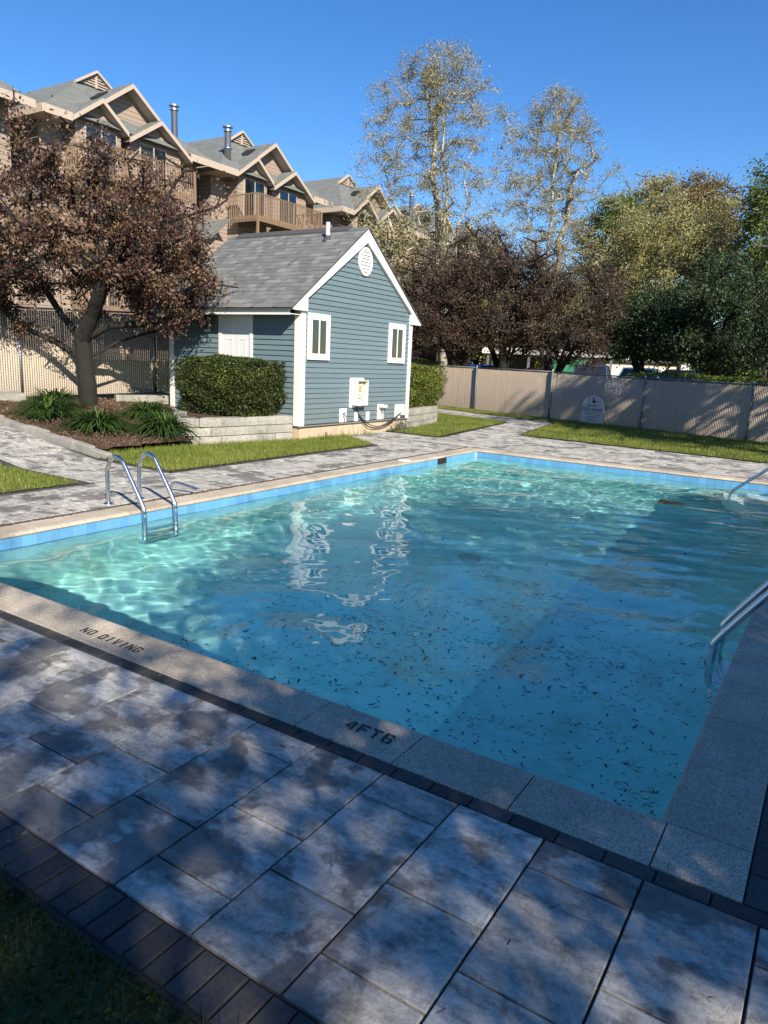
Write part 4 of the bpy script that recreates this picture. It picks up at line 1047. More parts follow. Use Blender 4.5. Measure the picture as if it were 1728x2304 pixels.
# purple trees behind the far fence
def simple_tree(name, label, group, base, h, crown_c, rad3, n_t, bark, leaf, R, leaf_n, ls, spread, seed, fork=.3, hollow=.5, flat=-.6, lump=.25, lift=.12, multi=0, step=.5, **k):
    rg = np.random.default_rng(seed); x_, y_, z_ = base; top = crown_c[2] - rad3[2] * .35
    zf = z_ + (top - z_) * fork
    T0 = [(x_, y_, z_ - .1), (x_ + rg.normal(0, .03), y_ + rg.normal(0, .03), z_ + (zf - z_) * .5), (x_, y_, zf)]
    trk = [T0]
    if multi:
        for j in range(multi):
            a = 6.283 * j / multi + rg.uniform(-.4, .4); rr = rad3[0] * .35
            trk.append([2, (x_ + math.cos(a) * rr * .4, y_ + math.sin(a) * rr * .4, zf + (top - zf) * .4), (x_ + math.cos(a) * rr, y_ + math.sin(a) * rr, top)])
    else:
        trk = [T0 + [(x_ + (crown_c[0] - x_) * f + rg.normal(0, .05), y_ + (crown_c[1] - y_) * f + rg.normal(0, .05), zf + (crown_c[2] + rad3[2] * .75 - zf) * f) for f in (.25, .5, .75, 1)]]
    tg = crown_points(rg, n_t, crown_c, *rad3, hollow, flat, lump)
    return tree(name, label, group, base, trk, tg, bark, leaf, R, leaf_n, ls, spread, step, seed, lift=lift, **k)
G1 = 'purple trees behind the far fence'
simple_tree('purple_tree', 'low spreading purple leaved tree next to the pale sycamore trunk', G1, (-12.75, 23.05, 0), 6, (-13.6, 22.6, 3.7), (2.8, 2.6, 2.25), 360, BARK_DARK, PURPLE2, .17, 52000, .072, .18, 31, .35, .4, -.75, multi=4, rmin=.012)
simple_tree('purple_tree', 'tallest purple leaved tree in the middle behind the far fence', G1, (-11.5, 24.4, 0), 7, (-12.0, 24.1, 4.4), (2.7, 2.7, 2.6), 380, BARK_DARK, PURPLE2, .19, 60000, .072, .18, 32, .3, .4, -.8, multi=4, rmin=.012)
simple_tree('purple_tree', 'rightmost purple leaved tree behind the far fence', G1, (-9.75, 25.5, 0), 6, (-9.7, 25.6, 3.8), (2.7, 2.6, 2.5), 330, BARK_DARK, PURPLE2, .17, 50000, .072, .18, 33, .35, .4, -.8, multi=4, rmin=.012)

# two tall sycamores with thin spring leaves
def sycamore(label, base, h, rx, seed, stems, leaf_n, n_t, lean):
    rg = np.random.default_rng(seed); x_, y_, z_ = base; zf = h * .33
    trk = [[(x_, y_, -.2), (x_ + .1, y_, h * .12), (x_ + .05, y_ + .05, h * .22), (x_ + lean[0] * .2, y_ + lean[1] * .2, zf)]]
    for (ax, ay, tt) in stems:
        trk.append([3] + [(x_ + (lean[0] + ax) * f ** .8 + rg.normal(0, .14), y_ + (lean[1] + ay) * f ** .8 + rg.normal(0, .14), zf + (h * tt - zf) * f) for f in (.15, .3, .45, .6, .75, .88, 1)])
    tg = []; ph = rg.uniform(0, 6.28, 3)
    while len(tg) < n_t:
        f = rg.random() ** .85; z = h * (.26 + .74 * f)
        prof_ = rx * min(1, .62 + 1.3 * f) * math.sqrt(max(.02, 1 - (max(0, f - .35) / .67) ** 2.2))
        a = rg.uniform(0, 6.283); rr = math.sqrt(rg.random()) * prof_ * (1 + .20 * math.sin(2 * a + ph[0] + 4 * f) + .16 * math.sin(3 * a + ph[1] - 7 * f))
        tg.append((x_ + lean[0] * (.3 + .7 * f) + math.cos(a) * rr, y_ + lean[1] * (.3 + .7 * f) + math.sin(a) * rr, z))
    return tree('sycamore', label, 'tall sycamores behind the purple trees', base, trk, np.array(tg), BARK_SYC, SYCL, .24, leaf_n, .072, .17, .5, seed, .005, .2, .75, .1, expo=1.75, lift=-.03, along=.6)
sycamore('taller pale barked sycamore rising left of centre behind the purple trees', (-17.7, 30.8, 0), 16.3, 4.3, 41, ((-2.0, -1.3, .66), (.1, .2, .96), (1.6, 1.1, .74), (.9, -.6, .82), (-.8, .6, .88)), 52000, 1400, (-.9, -.5))
sycamore('shorter pale barked sycamore right of the taller one', (-15.7, 39.3, 0), 16.8, 3.7, 42, ((-1.2, -.8, .72), (.2, .2, .97), (1.3, .9, .76)), 46000, 1200, (-.3, -.2))

# other trees behind the fence
G2 = 'trees in the background on the right'
simple_tree('background_tree', 'thin leaved sycamore sapling in front of the far townhouse', G2, (-17.2, 24.6, 0), 8, (-17.2, 24.6, 5.4), (1.8, 2.2, 2.6), 200, BARK_SYC, SYCL, .12, 5200, .14, .2, 51, .5, .3, -.9, rmin=.01)
simple_tree('background_tree', 'wide pale olive tree filling the gap right of the sycamores', G2, (-10.4, 46.5, 0), 13, (-10.4, 46.5, 8.2), (4.9, 4.4, 4.6), 700, BARK_GREY, OLIVE, .26, 52000, .14, .28, 52, .4, .4, -.8, multi=3, rmin=.02)
simple_tree('background_tree', 'deep green tree with dark forked stems at the right frame edge', G2, (-3.9, 26.2, 0), 6, (-3.8, 26.3, 3.6), (3.1, 2.9, 2.3), 420, BARK_DARK, DARKG, .2, 46000, .095, .2, 53, .3, .4, -.8, multi=4, rmin=.012)
simple_tree('background_tree', 'deep green tree behind the parked cars', G2, (-6.7, 27.5, 0), 6, (-6.8, 27.5, 3.2), (2.0, 2.1, 1.8), 300, BARK_DARK, DARKG, .16, 32000, .095, .2, 54, .35, .4, -.6, multi=3, rmin=.012)
simple_tree('background_tree', 'tall fresh green tree cut by the right frame edge', G2, (-3.8, 43.5, 0), 15, (-3.2, 43.8, 10.0), (3.3, 3.3, 4.2), 620, BARK_GREY, GREEN, .3, 44000, .15, .28, 55, .4, .4, -.9, rmin=.02)
simple_tree('background_tree', 'tan tinged tree on the skyline beside the tall green one', G2, (-11.0, 57.7, 0), 17, (-11.0, 57.7, 12.2), (3.4, 3.3, 4.2), 480, BARK_GREY, BROWNL, .3, 28000, .18, .33, 56, .4, .4, -.9, rmin=.03)
simple_tree('background_tree', 'feathery green tree on the skyline above the pale olive tree', G2, (-15.3, 60.9, 0), 19, (-15.3, 60.9, 12.9), (3.3, 3.3, 4.7), 420, BARK_GREY, OLIVE, .3, 24000, .18, .33, 57, .4, .4, -.9, rmin=.03)
simple_tree('background_tree', 'green tree on the skyline just right of the shorter sycamore', G2, (-16.4, 54.1, 0), 15, (-16.4, 54.1, 10.0), (3.2, 3.2, 4.5), 420, BARK_GREY, GREEN, .28, 28000, .17, .33, 58, .4, .4, -.9, rmin=.03)
simple_tree('background_tree', 'bright yellow green bushy tree above the white roof', G2, (-14.6, 46.6, 0), 9, (-14.6, 46.6, 4.8), (2.9, 2.9, 3.6), 380, BARK_GREY, OLIVE, .2, 28000, .15, .28, 59, .3, .4, -.95, rmin=.02)
simple_tree('background_tree', 'mid green tree low at the right frame edge behind the hedge', G2, (-2.6, 31.6, 0), 8, (-2.2, 31.8, 5.0), (2.8, 2.8, 3.4), 460, BARK_GREY, GREEN, .22, 36000, .12, .24, 61, .3, .4, -.95, rmin=.02)
simple_tree('background_tree', 'grey green tree far behind between the two sycamores', G2, (-26.0, 55.3, 0), 10, (-26.0, 55.3, 4.6), (6.0, 4.5, 3.6), 420, BARK_GREY, OLIVE, .25, 15000, .26, .4, 62, .3, .4, -.95, rmin=.03)
# yard trees outside the picture that shade the near deck and the fence
G3 = 'yard trees right of and behind the viewer'
YARD = leafmat('yard tree leaves', [(0, (.02, .04, .01)), (.5, (.06, .09, .02)), (1, (.12, .15, .04))], .2)
def yard(label, a, s, h, r_, hb, leaf_n, seed, n_t=420, ls=.16):
    x_, y_ = a * SUN_AZ.x + s * .571, a * SUN_AZ.y + s * .821
    simple_tree('yard_tree', label, G3, (x_, y_, -.05), h, (x_, y_, (h + hb) / 2), (r_, r_, (h - hb) / 2), n_t, BARK_GREY, YARD, .22, leaf_n, ls, .3, seed, .45, .3, -.95, rmin=.012)
yard('broad shade tree behind the viewer on the right', 12.4, -3.2, 10.0, 3.9, 2.2, 19000, 71, 300)
yard('second shade tree standing right of the pool', 12.0, 2.8, 12.2, 3.8, 2.2, 20000, 72, 300)
yard('unseen compact dense tree added to shade the right part of the pool', 6.2, .6, 7.0, 2.1, 3.4, 24000, 76, 420, .13)  # unseen tree, added to hide the wall shadow's edge on the pool floor
yard('slim shade tree on the lawn beyond the right end of the pool', -6.3, 13.1, 8.6, 2.5, 1.9, 5200, 73, 260)
yard('tall thin shade tree right of the far lawn', -1.6, 11.6, 11.5, 2.6, 5.0, 3600, 75, 240)

# ------------------------------------------------------------------ clipped hedges
def hedge(label, x0, x1, y0, y1, z0, z1, n, size, mat, seed, rnd=.28, under=.0):
    rg = np.random.default_rng(seed); h = empty('hedge', ((x0 + x1) / 2, (y0 + y1) / 2, z0)); o0 = np.array(h.location); tag(h, label, 'hedge')
    cx, cy, cz = (x0 + x1) / 2, (y0 + y1) / 2, (z0 + z1) / 2; hx, hy, hh = (x1 - x0) / 2, (y1 - y0) / 2, (z1 - z0) / 2
    d = rg.normal(size=(n * 3, 3)); d /= np.abs(d).max(1)[:, None] * 1.0
    # cube surface pushed towards a rounded box
    k = 1 - rnd * (1 - 1 / np.maximum(1e-6, np.linalg.norm(d, axis=1))) * 1.0
    P = d * k[:, None]
    area_w = np.where(np.abs(d[:, 2]) > .999, hx * hy, np.where(np.abs(d[:, 0]) > .999, hy * hh, hx * hh)); area_w = area_w / area_w.max()
    P = P[rg.random(len(P)) < area_w][:n]; m = len(P)
    lum = 1 + .035 * np.sin(P[:, 0] * 7 + seed) * np.cos(P[:, 1] * 6 + P[:, 2] * 5) + .03 * np.sin(P[:, 2] * 9 + P[:, 0] * 5)
    dep = 1 - rg.normal(.016, .026, m)
    P = P * (lum * dep)[:, None]
    taper = 1 - under * np.clip(-(P[:, 2]), 0, 1)
    C = np.stack([cx + P[:, 0] * hx * taper, cy + P[:, 1] * hy * taper, cz + P[:, 2] * hh], 1)
    V, F = leaf_quads(C, size, rg, .1, .6)
    put('foliage', np_mesh('foliage', V - o0[None], F), h, mat)
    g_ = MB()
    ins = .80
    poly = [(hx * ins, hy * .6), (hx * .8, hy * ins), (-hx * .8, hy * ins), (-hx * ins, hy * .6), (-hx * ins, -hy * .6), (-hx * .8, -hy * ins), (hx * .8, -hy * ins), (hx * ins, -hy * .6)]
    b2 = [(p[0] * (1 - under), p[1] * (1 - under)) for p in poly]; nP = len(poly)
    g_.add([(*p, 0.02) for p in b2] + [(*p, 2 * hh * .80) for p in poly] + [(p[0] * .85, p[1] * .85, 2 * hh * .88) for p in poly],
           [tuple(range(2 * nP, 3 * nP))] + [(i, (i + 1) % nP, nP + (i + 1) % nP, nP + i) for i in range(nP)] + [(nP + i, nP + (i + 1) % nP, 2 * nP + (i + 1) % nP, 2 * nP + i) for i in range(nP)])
    g_.build('inner_shade_block', plain('painted hedge inner shade', (.02, .025, .01), .95), h)  # solid dark block behind the leaves, the hedge's inner shade put into its colour
    st = MB()
    for q in range(5):
        xx = rg.uniform(-hx * .6, hx * .6); yy = rg.uniform(-hy * .5, hy * .5); st.tube([(xx, yy, -.06), (xx * 1.1, yy * 1.1, .35)], .018, 6)
    st.build('stem', BARK_GREY, h)
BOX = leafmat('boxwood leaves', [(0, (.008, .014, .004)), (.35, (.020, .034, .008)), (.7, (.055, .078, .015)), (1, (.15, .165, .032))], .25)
BOXLIT = leafmat('boxwood leaves painted sunlit', [(0, (.02, .03, .006)), (.35, (.06, .085, .012)), (.7, (.15, .18, .025)), (1, (.28, .29, .05))], .3)  # brighter copy of the boxwood leaves, sunlight painted into the colour
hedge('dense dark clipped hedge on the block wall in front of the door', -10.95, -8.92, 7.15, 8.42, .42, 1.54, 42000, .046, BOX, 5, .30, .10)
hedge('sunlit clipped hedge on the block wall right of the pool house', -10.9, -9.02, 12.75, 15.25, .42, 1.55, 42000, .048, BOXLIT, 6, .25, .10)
LOWH = leafmat('bright low hedge leaves', [(0, (.03, .05, .008)), (.4, (.08, .12, .016)), (.8, (.17, .20, .03)), (1, (.26, .27, .06))], .35)
hedge('low bright green hedge behind the far fence in front of the parked cars', -5.6, -2.2, 19.6, 20.9, -.1, 1.62, 13000, .06, LOWH, 7, .2)
hedge('low bright green hedge behind the far fence at the right frame edge', -2.1, 1.9, 18.5, 19.8, -.1, 1.64, 15000, .06, LOWH, 8, .2)
hedge('small clipped shrub beside the carport posts beyond the fence', -18.6, -16.2, 27.6, 28.8, 0, 1.75, 9000, .07, LOWH, 9, .3)

# ------------------------------------------------------------------ daylily clumps
LILY = leafmat('daylily leaves', [(0, (.018, .045, .012)), (.4, (.04, .085, .018)), (.8, (.075, .13, .025)), (1, (.15, .18, .05))], .3)
def lily(label, x_, y_, r_, n, seed):
    rg = np.random.default_rng(seed); z0 = hz(x_, y_) + .03; t = empty('daylily', (x_, y_, z0)); tag(t, label, 'plant', 'daylily clumps under the crabapple')
    m = 7; a = rg.uniform(0, 6.283, n); rb = np.sqrt(rg.random(n)) * r_ * .30; reach = r_ * rg.uniform(.45, 1.25, n); top = rg.uniform(.22, .40, n) * (1.15 - .3 * reach / r_)
    s = np.linspace(0, 1, m)[None]; R_ = rb[:, None] + reach[:, None] * (s ** 1.25)
    Zc = top[:, None] * (2.5 * s - 2.2 * s ** 1.9 * (.35 + .65 * reach[:, None] / r_)) ; Zc = np.maximum(Zc, .0)
    tw = a[:, None] + rg.normal(0, .25, (n, 1)) * s
    w = .013 * (1 - s ** 3 * .96) * rg.uniform(.7, 1.3, (n, 1))
    cx, cy = R_ * np.cos(tw), R_ * np.sin(tw); px, py = -np.sin(tw), np.cos(tw)
    Lf = np.stack([cx - px * w, cy - py * w, Zc + .004], -1); Rt = np.stack([cx + px * w, cy + py * w, Zc + .004], -1)
    V = np.stack([Lf, Rt], 2).reshape(-1, 3); k = np.arange(m - 1); F0 = np.stack([2 * k, 2 * k + 1, 2 * k + 3, 2 * k + 2], 1)
    F = (np.arange(n) * 2 * m)[:, None, None] + F0[None]
    put('leaves', np_mesh('leaves', V, F.reshape(-1, 4), True), t, LILY)
    rt = MB().lathe([(.10, -.04), (.12, .03), (.06, .08), (0, .09)], (0, 0, 0), 10); rt.build('root_crown', BARK_GREY, t)
lily('daylily clump nearest the gate path, left of the others', -11.7, 5.05, .62, 520, 1)
lily('daylily clump in the middle in front of the crabapple trunk', -10.45, 5.15, .58, 520, 2)
lily('large daylily clump beside the end of the block wall', -9.85, 6.05, .62, 600, 3)
lily('shaded daylily clump behind the leftmost one', -12.6, 5.75, .6, 420, 4)
lily('daylily clump at the back between crabapple and hedge', -11.1, 6.75, .6, 460, 5)
lily('small daylily clump tucked against the block wall', -9.95, 6.35, .45, 220, 6)

# ------------------------------------------------------------------ tombstone shaped notice board
sg = empty('notice_board', (-6.2, 19.36, -.06), math.atan2(-.35, .937)); tag(sg, 'grey arched notice board with a flying goose, leaning on the far fence', 'sign')
pl_ = [(-.42, 0), (.42, 0), (.42, .56)] + [(.42 * math.cos(t), .56 + .36 * math.sin(t)) for t in np.linspace(.25, math.pi - .25, 12)] + [(-.42, .56)]
SGN = NT('grey painted sign'); SGN.col(SGN.mix(SGN.noise(SGN.pos(), 7, 4), (.33, .335, .335), (.54, .54, .52))); SGN.rough(.7)
MB().prism(pl_, -.03, .0, 'y').build('panel', SGN.m, sg, rot=(-.05, 0, 0))
INK = plain('faded dark sign ink', (.05, .05, .055), .8)
gs = MB()
def flat(m, pts_): n = len(m.v); m.v += [(p[0], -.0335, p[1]) for p in pts_]; m.f.append(tuple(range(n, n + len(pts_))))
for pts_ in ([(-.06, .74), (.0, .80), (.08, .72), (.05, .69), (-.02, .69)], [(-.06, .86), (-.02, .86), (.06, .74), (.0, .72)], [(.06, .73), (.15, .755), (.16, .74), (.07, .70)], [(-.2, .62), (.1, .625), (.22, .60), (.1, .605), (-.2, .595)], [(-.2, .62), (-.15, .86), (-.14, .86), (-.18, .62)]): flat(gs, pts_)
gs.build('goose_emblem', INK, sg, rot=(-.05, 0, 0))
cu = bpy.data.curves.new('t', 'FONT'); cu.body = 'POOL RULES'; cu.size = .13; cu.align_x = 'CENTER'
to = bpy.data.objects.new('t', cu); COL.objects.link(to); dg = bpy.context.evaluated_depsgraph_get()
tme = bpy.data.meshes.new_from_object(to.evaluated_get(dg)); bpy.data.objects.remove(to); tme.name = 'lettering'; tme.materials.clear()
put('lettering', tme, sg, INK, (0, -.037, .455), (math.pi / 2 - .05, 0, 0))
ln_ = MB()
for j, (w0, w1) in enumerate(((-.3, .26), (-.26, .3), (-.2, .24), (-.28, .2), (-.22, .26))):
    flat(ln_, [(w0, .385 - j * .06), (w1, .385 - j * .06), (w1, .400 - j * .06), (w0, .400 - j * .06)])
ln_.build('text_line', INK, sg, rot=(-.05, 0, 0))

# ------------------------------------------------------------------ townhouses on the rise behind the left fence
XT = -27.96
def townhouse(label, dy, balcony=True, chim=None, curtain=True, wall=TAN, seed=0):
    """one unit; the numbers are metres for the middle unit, dy shifts along the row."""
    t = empty('townhouse', (XT - 4, 29 + dy, 1.0)); o0 = Vector((XT - 4, 29 + dy, 1.0)); tag(t, label, 'townhouse', 'row of tan townhouses')
    def B(mb, name, mat, parent=None, smooth=False):
        mb.v = [(p[0] - o0.x, p[1] + dy - o0.y, p[2] - o0.z) for p in mb.v]; return mb.build(name, mat, parent or t, smooth)
    yl, yr = 25.25, 33.6
    B(MB().box(XT - 9, XT - .7, yl, yr, .4, 10.75), 'wall', wall)
    B(MB().prism([(26.3, 10.0), (32.5, 10.0), (32.5, 10.55), (29.34, 12.75), (26.3, 10.6)], XT - 3, XT - .55, 'x'), 'gable_wall', wall)
    B(MB().prism([(26.35, .6), (28.55, .6), (28.55, 10.75), (27.42, 11.55), (26.35, 10.75)], XT - 1.5, XT + .12, 'x'), 'bay_wall', wall)
    B(MB().prism([(29.0, .6), (31.9, .6), (31.9, 10.6), (30.4, 11.5), (29.0, 10.6)], XT - 1.5, XT + .11, 'x'), 'bay_wall', wall)
    # roofs: main hip with small louvred gable, then the three street gables
    rf = MB()
    ey, ez = 24.76, 10.75; fy = 34.0; xr = XT - 2.6; xf = XT + .45; xb = XT - 9.4; ry, rz_ = 29.35, 13.75
    q = .42; lx = ry - (ry - ey) * q * .36; 
    dz_ = .62; yA, yB = ry - (ry - ey) * dz_ / (rz_ - ez), ry + (fy - ry) * dz_ / (rz_ - ez); zA = rz_ - dz_
    rf.add([(xb, ey, ez), (xf, ey, ez), (xr, yA, zA), (xr, ry, rz_), (xb, ry, rz_), (xr, yB, zA), (xf, fy, ez), (xb, fy, ez)],
           [(0, 1, 2, 3, 4), (1, 6, 5, 2), (4, 3, 5, 6, 7), (0, 4, 7), (0, 7, 6, 1)])
    roof_ = B(rf, 'roof', FARROOF)
    def gable_roof(pk, l, r_, xfr, xbk, th_=.12):
        (py, pz), (ly, lz), (ry_, rz2) = pk, l, r_
        B(MB().prism([(ly, lz), (ly, lz + th_ * 1.2), (py, pz + th_ * 1.2), (ry_, rz2 + th_ * 1.2), (ry_, rz2), (py, pz)], xbk, xfr, 'x'), 'gable_roof', FARROOF, roof_)
        for (ay, az, by, bz_) in ((ly, lz, py, pz), (py, pz, ry_, rz2)):
            B(MB().prism([(ay, az - .07), (by, bz_ - .07), (by, bz_ + th_ * 1.2 - .03), (ay, az + th_ * 1.2 - .03)], xfr + .001, xfr + .07, 'x'), 'rake_board', TANTRIM, roof_)
            B(MB().prism([(ay, az - .03), (by, bz_ - .03), (by, bz_ - .005), (ay, az - .005)], xfr - .6, xfr - .001, 'x'), 'soffit', TANTRIM, roof_)
    gable_roof((29.34, 12.82), (26.05, 10.45), (32.65, 10.45), XT + .0, XT - 5)
    gable_roof((27.41, 11.60), (26.0, 10.58), (28.66, 10.62), XT + .5, XT - 2)
    gable_roof((30.45, 11.58), (28.72, 10.45), (32.2, 10.40), XT + .5, XT - 2)
    B(MB().box(XT - 9, xf + .03, ey - .06, ey - .001, ez - .28, ez + .03), 'fascia', TANTRIM)
    B(MB().box(xf + .001, xf + .06, ey, 26.0, ez - .28, ez + .03), 'fascia', TANTRIM)
    B(MB().box(xf + .001, xf + .06, 32.2, fy, ez - .28, ez + .03), 'fascia', TANTRIM)
    B(MB().box(XT - 9, xf, ey + .001, 26.0, ez - .26, ez - .22), 'soffit', TANTRIM)
    # louvred gable
    lv_ = B(MB().prism([(yA, zA), (yB, zA), (ry, rz_)], xr + .01, xr + .04, 'x'), 'louvre', DARKWALL)
    for k in range(5):
        zz = zA + .05 + k * .11; hw_ = (rz_ - zz) / dz_ * (yB - yA) / 2 * .92
        B(MB().box(xr + .041, xr + .09, ry - hw_, ry + hw_, zz, zz + .05), 'slat', TANTRIM, lv_)
    B(MB().box(xr + .041, xr + .11, ry - .05, ry + .05, zA, rz_ - .06), 'mullion', TANTRIM, lv_)
    for (ay, az, by, bz_) in ((yA - .15, zA - .1, ry, rz_), (ry, rz_, yB + .15, zA - .1)):
        B(MB().prism([(ay, az), (by, bz_), (by, bz_ + .11), (ay, az + .11)], xr + .01, xr + .22, 'x'), 'rake_board', TANTRIM, lv_)
    sk = B(MB().add([(XT - 1.6, 28.2, 12.12), (XT - .9, 28.2, 12.12), (XT - .9, 28.75, 12.52), (XT - 1.6, 28.75, 12.52), (XT - 1.6, 28.2, 12.22), (XT - .9, 28.2, 12.22), (XT - .9, 28.75, 12.62), (XT - 1.6, 28.75, 12.62)], [(4, 5, 6, 7), (0, 1, 5, 4), (1, 2, 6, 5), (2, 3, 7, 6), (3, 0, 4, 7)]), 'skylight', DARK, roof_)
    # windows, three storeys
    for fl in range(3):
        z0 = 8.62 - fl * 2.68
        for (a, b, xw) in ((26.75, 28.3, XT + .12), (29.5, 31.0, XT + .11)):
            w = B(MB().box(xw + .001, xw + .06, a, b, z0, z0 + 2.0), 'window', TANTRIM)
            B(MB().box(xw + .0605, xw + .065, a + .07, b - .07, z0 + .07, z0 + 1.93), 'backing', DARK, w)
            if (curtain and fl == 0) or fl == 2:
                n = 16; ys_ = np.linspace(a + .1, b - .1, n); m_ = MB().add([(xw + .075 + .006 * math.sin(k * 2.1), float(ys_[k]), zz) for zz in (z0 + .08, z0 + 1.75) for k in range(n)], [(k, k + 1, n + k + 1, n + k) for k in range(n - 1)])
                B(m_, 'curtain', CURTAIN, w)
            for (p_, q_) in ((a + .07, (a + b) / 2 - .03), ((a + b) / 2 + .03, b - .07)): B(MB().box(xw + .09, xw + .095, p_, q_, z0 + .07, z0 + 1.93), 'pane', GLASS, w)
            B(MB().box(xw + .061, xw + .10, (a + b) / 2 - .03, (a + b) / 2 + .03, z0 + .07, z0 + 1.93), 'mullion', TANTRIM, w)
    # balconies with individual balusters
    if balcony:
        for fl, zf_ in enumerate((8.55, 5.85, 3.35)):
            x1 = XT + 1.9; y0_, y1_ = 25.95, 31.1
            bc = B(MB().box(XT + .125, x1, y0_, y1_, zf_ - .06, zf_), 'balcony', WOOD)
            B(MB().box(x1 - .001, x1 + .045, y0_ - .04, y1_ + .04, zf_ - .30, zf_ - .02), 'rim_joist', WOOD, bc)
            B(MB().box(XT - .02, x1 - .002, y0_ - .045, y0_ - .001, zf_ - .30, zf_ - .02), 'rim_joist', WOOD, bc)
            B(MB().box(x1 - .05, x1 + .06, y0_ - .06, y1_ + .06, zf_ + 1.0, zf_ + 1.04), 'rail', WOOD, bc)
            B(MB().box(XT, x1 - .05, y0_ - .06, y0_ + .05, zf_ + 1.0, zf_ + 1.04), 'rail', WOOD, bc)
            B(MB().box(XT, x1 - .05, y1_ - .05, y1_ + .06, zf_ + 1.0, zf_ + 1.04), 'rail', WOOD, bc)
            for yy in (y0_, (y0_ + y1_) / 2 + .15, y1_):
                B(MB().box(x1 - .06, x1 + .04, yy - .05, yy + .05, (zf_ - 2.6) if fl < 2 else .8, zf_ + 1.0), 'post', WOOD, bc)
            me_ = None; n = 38
            if fl == 1: n = 20
            for k in range(n):
                yy = y0_ + .1 + (y1_ - y0_ - .2) * k / (n - 1)
                ob = put('baluster', BAL, bc, None, (x1 + .055 - o0.x, yy + dy - o0.y, zf_ - .2 - o0.z))
            for k in range(12):
                xx = XT + .1 + 1.7 * k / 11
                put('baluster', BAL, bc, None, (xx - o0.x, y0_ - .06 + dy - o0.y, zf_ - .2 - o0.z))
                if fl == 0: put('baluster', BAL, bc, None, (xx - o0.x, y1_ + .06 + dy - o0.y, zf_ - .2 - o0.z))
    if dy > 5:
        B(MB().box(XT + .0, XT + .125, 25.4, 33.5, .5, 3.05), 'garage_opening', DARK)
        B(MB().box(XT + .0, XT + 2.0, 25.4, 33.5, 3.06, 3.62), 'deck_band', TANTRIM)
    # low pent roof on the left side
    B(MB().prism([(24.0, 7.15), (25.3, 8.2), (25.3, 8.32), (23.95, 7.25)], XT - 4.5, XT + .6, 'x'), 'pent_roof', FARROOF)
    B(MB().box(XT - 4.5, XT + .25, 24.15, 25.24, .6, 7.2), 'side_wall', wall)
    if chim:
        cx, cy, z0, z1 = chim
        c = B(MB().lathe([(.17, z0), (.17, z0 + .5), (.24, z0 + .52), (.24, z0 + .56), (.165, z0 + .6), (.165, z1 - .25)], (cx, cy, 0), 14), 'chimney', GALV, None, True)
        B(MB().lathe([(.22, z1 - .25), (.22, z1 - .21), (.14, z1 - .20), (.14, z1 - .08), (.27, z1 - .07), (.27, z1 - .02), (.10, z1)], (cx, cy, 0), 14), 'chimney_cap', GALV, c)
    B(MB().lathe([(.04, 0), (.09, .03), (.09, .12), (.03, .2)], (XT - .5, 28.6, 9.9), 8), 'wall_lantern', CREAM)
    return t
BAL = MB().box(-.018, .018, -.018, .018, 0, 1.2).mesh('baluster'); BAL.materials.append(WOOD)
townhouse('tan townhouse cut by the left frame edge behind the crabapple', -18.9, True, None, True)
townhouse('tan townhouse with pale curtains directly behind the crabapple crown', -9.33, True, (XT - 3, 34.28, 10.2, 13.95), True)
townhouse('tan townhouse with brown balcony above the pool house roof', 0, True, (XT - .5, 26.25, 11.4, 13.0), False)
townhouse('tan townhouse half hidden by the sycamore leaves', 10.2, False, None, True)
townhouse('tan townhouse seen only as a band between the purple tree trunks', 29.0, True, None, False)
townhouse('farther tan townhouse hidden behind the tall sycamore', 19.6, True, (XT - 2, 27.5, 11, 14.2), False)
um = empty('patio_umbrella', (XT + 1.2, 26.6, 5.86)); tag(um, 'folded pale patio umbrella on the middle balcony above the pool house', 'umbrella')
MB().tube([(0, 0, 0), (0, 0, 2.3)], .02, 8).build('pole', GALV, um); MB().lathe([(.03, 1.0), (.14, 1.2), (.10, 1.6), (.05, 2.1), (.02, 2.35)], (0, 0, 0), 12).build('canopy', CURTAIN, um)

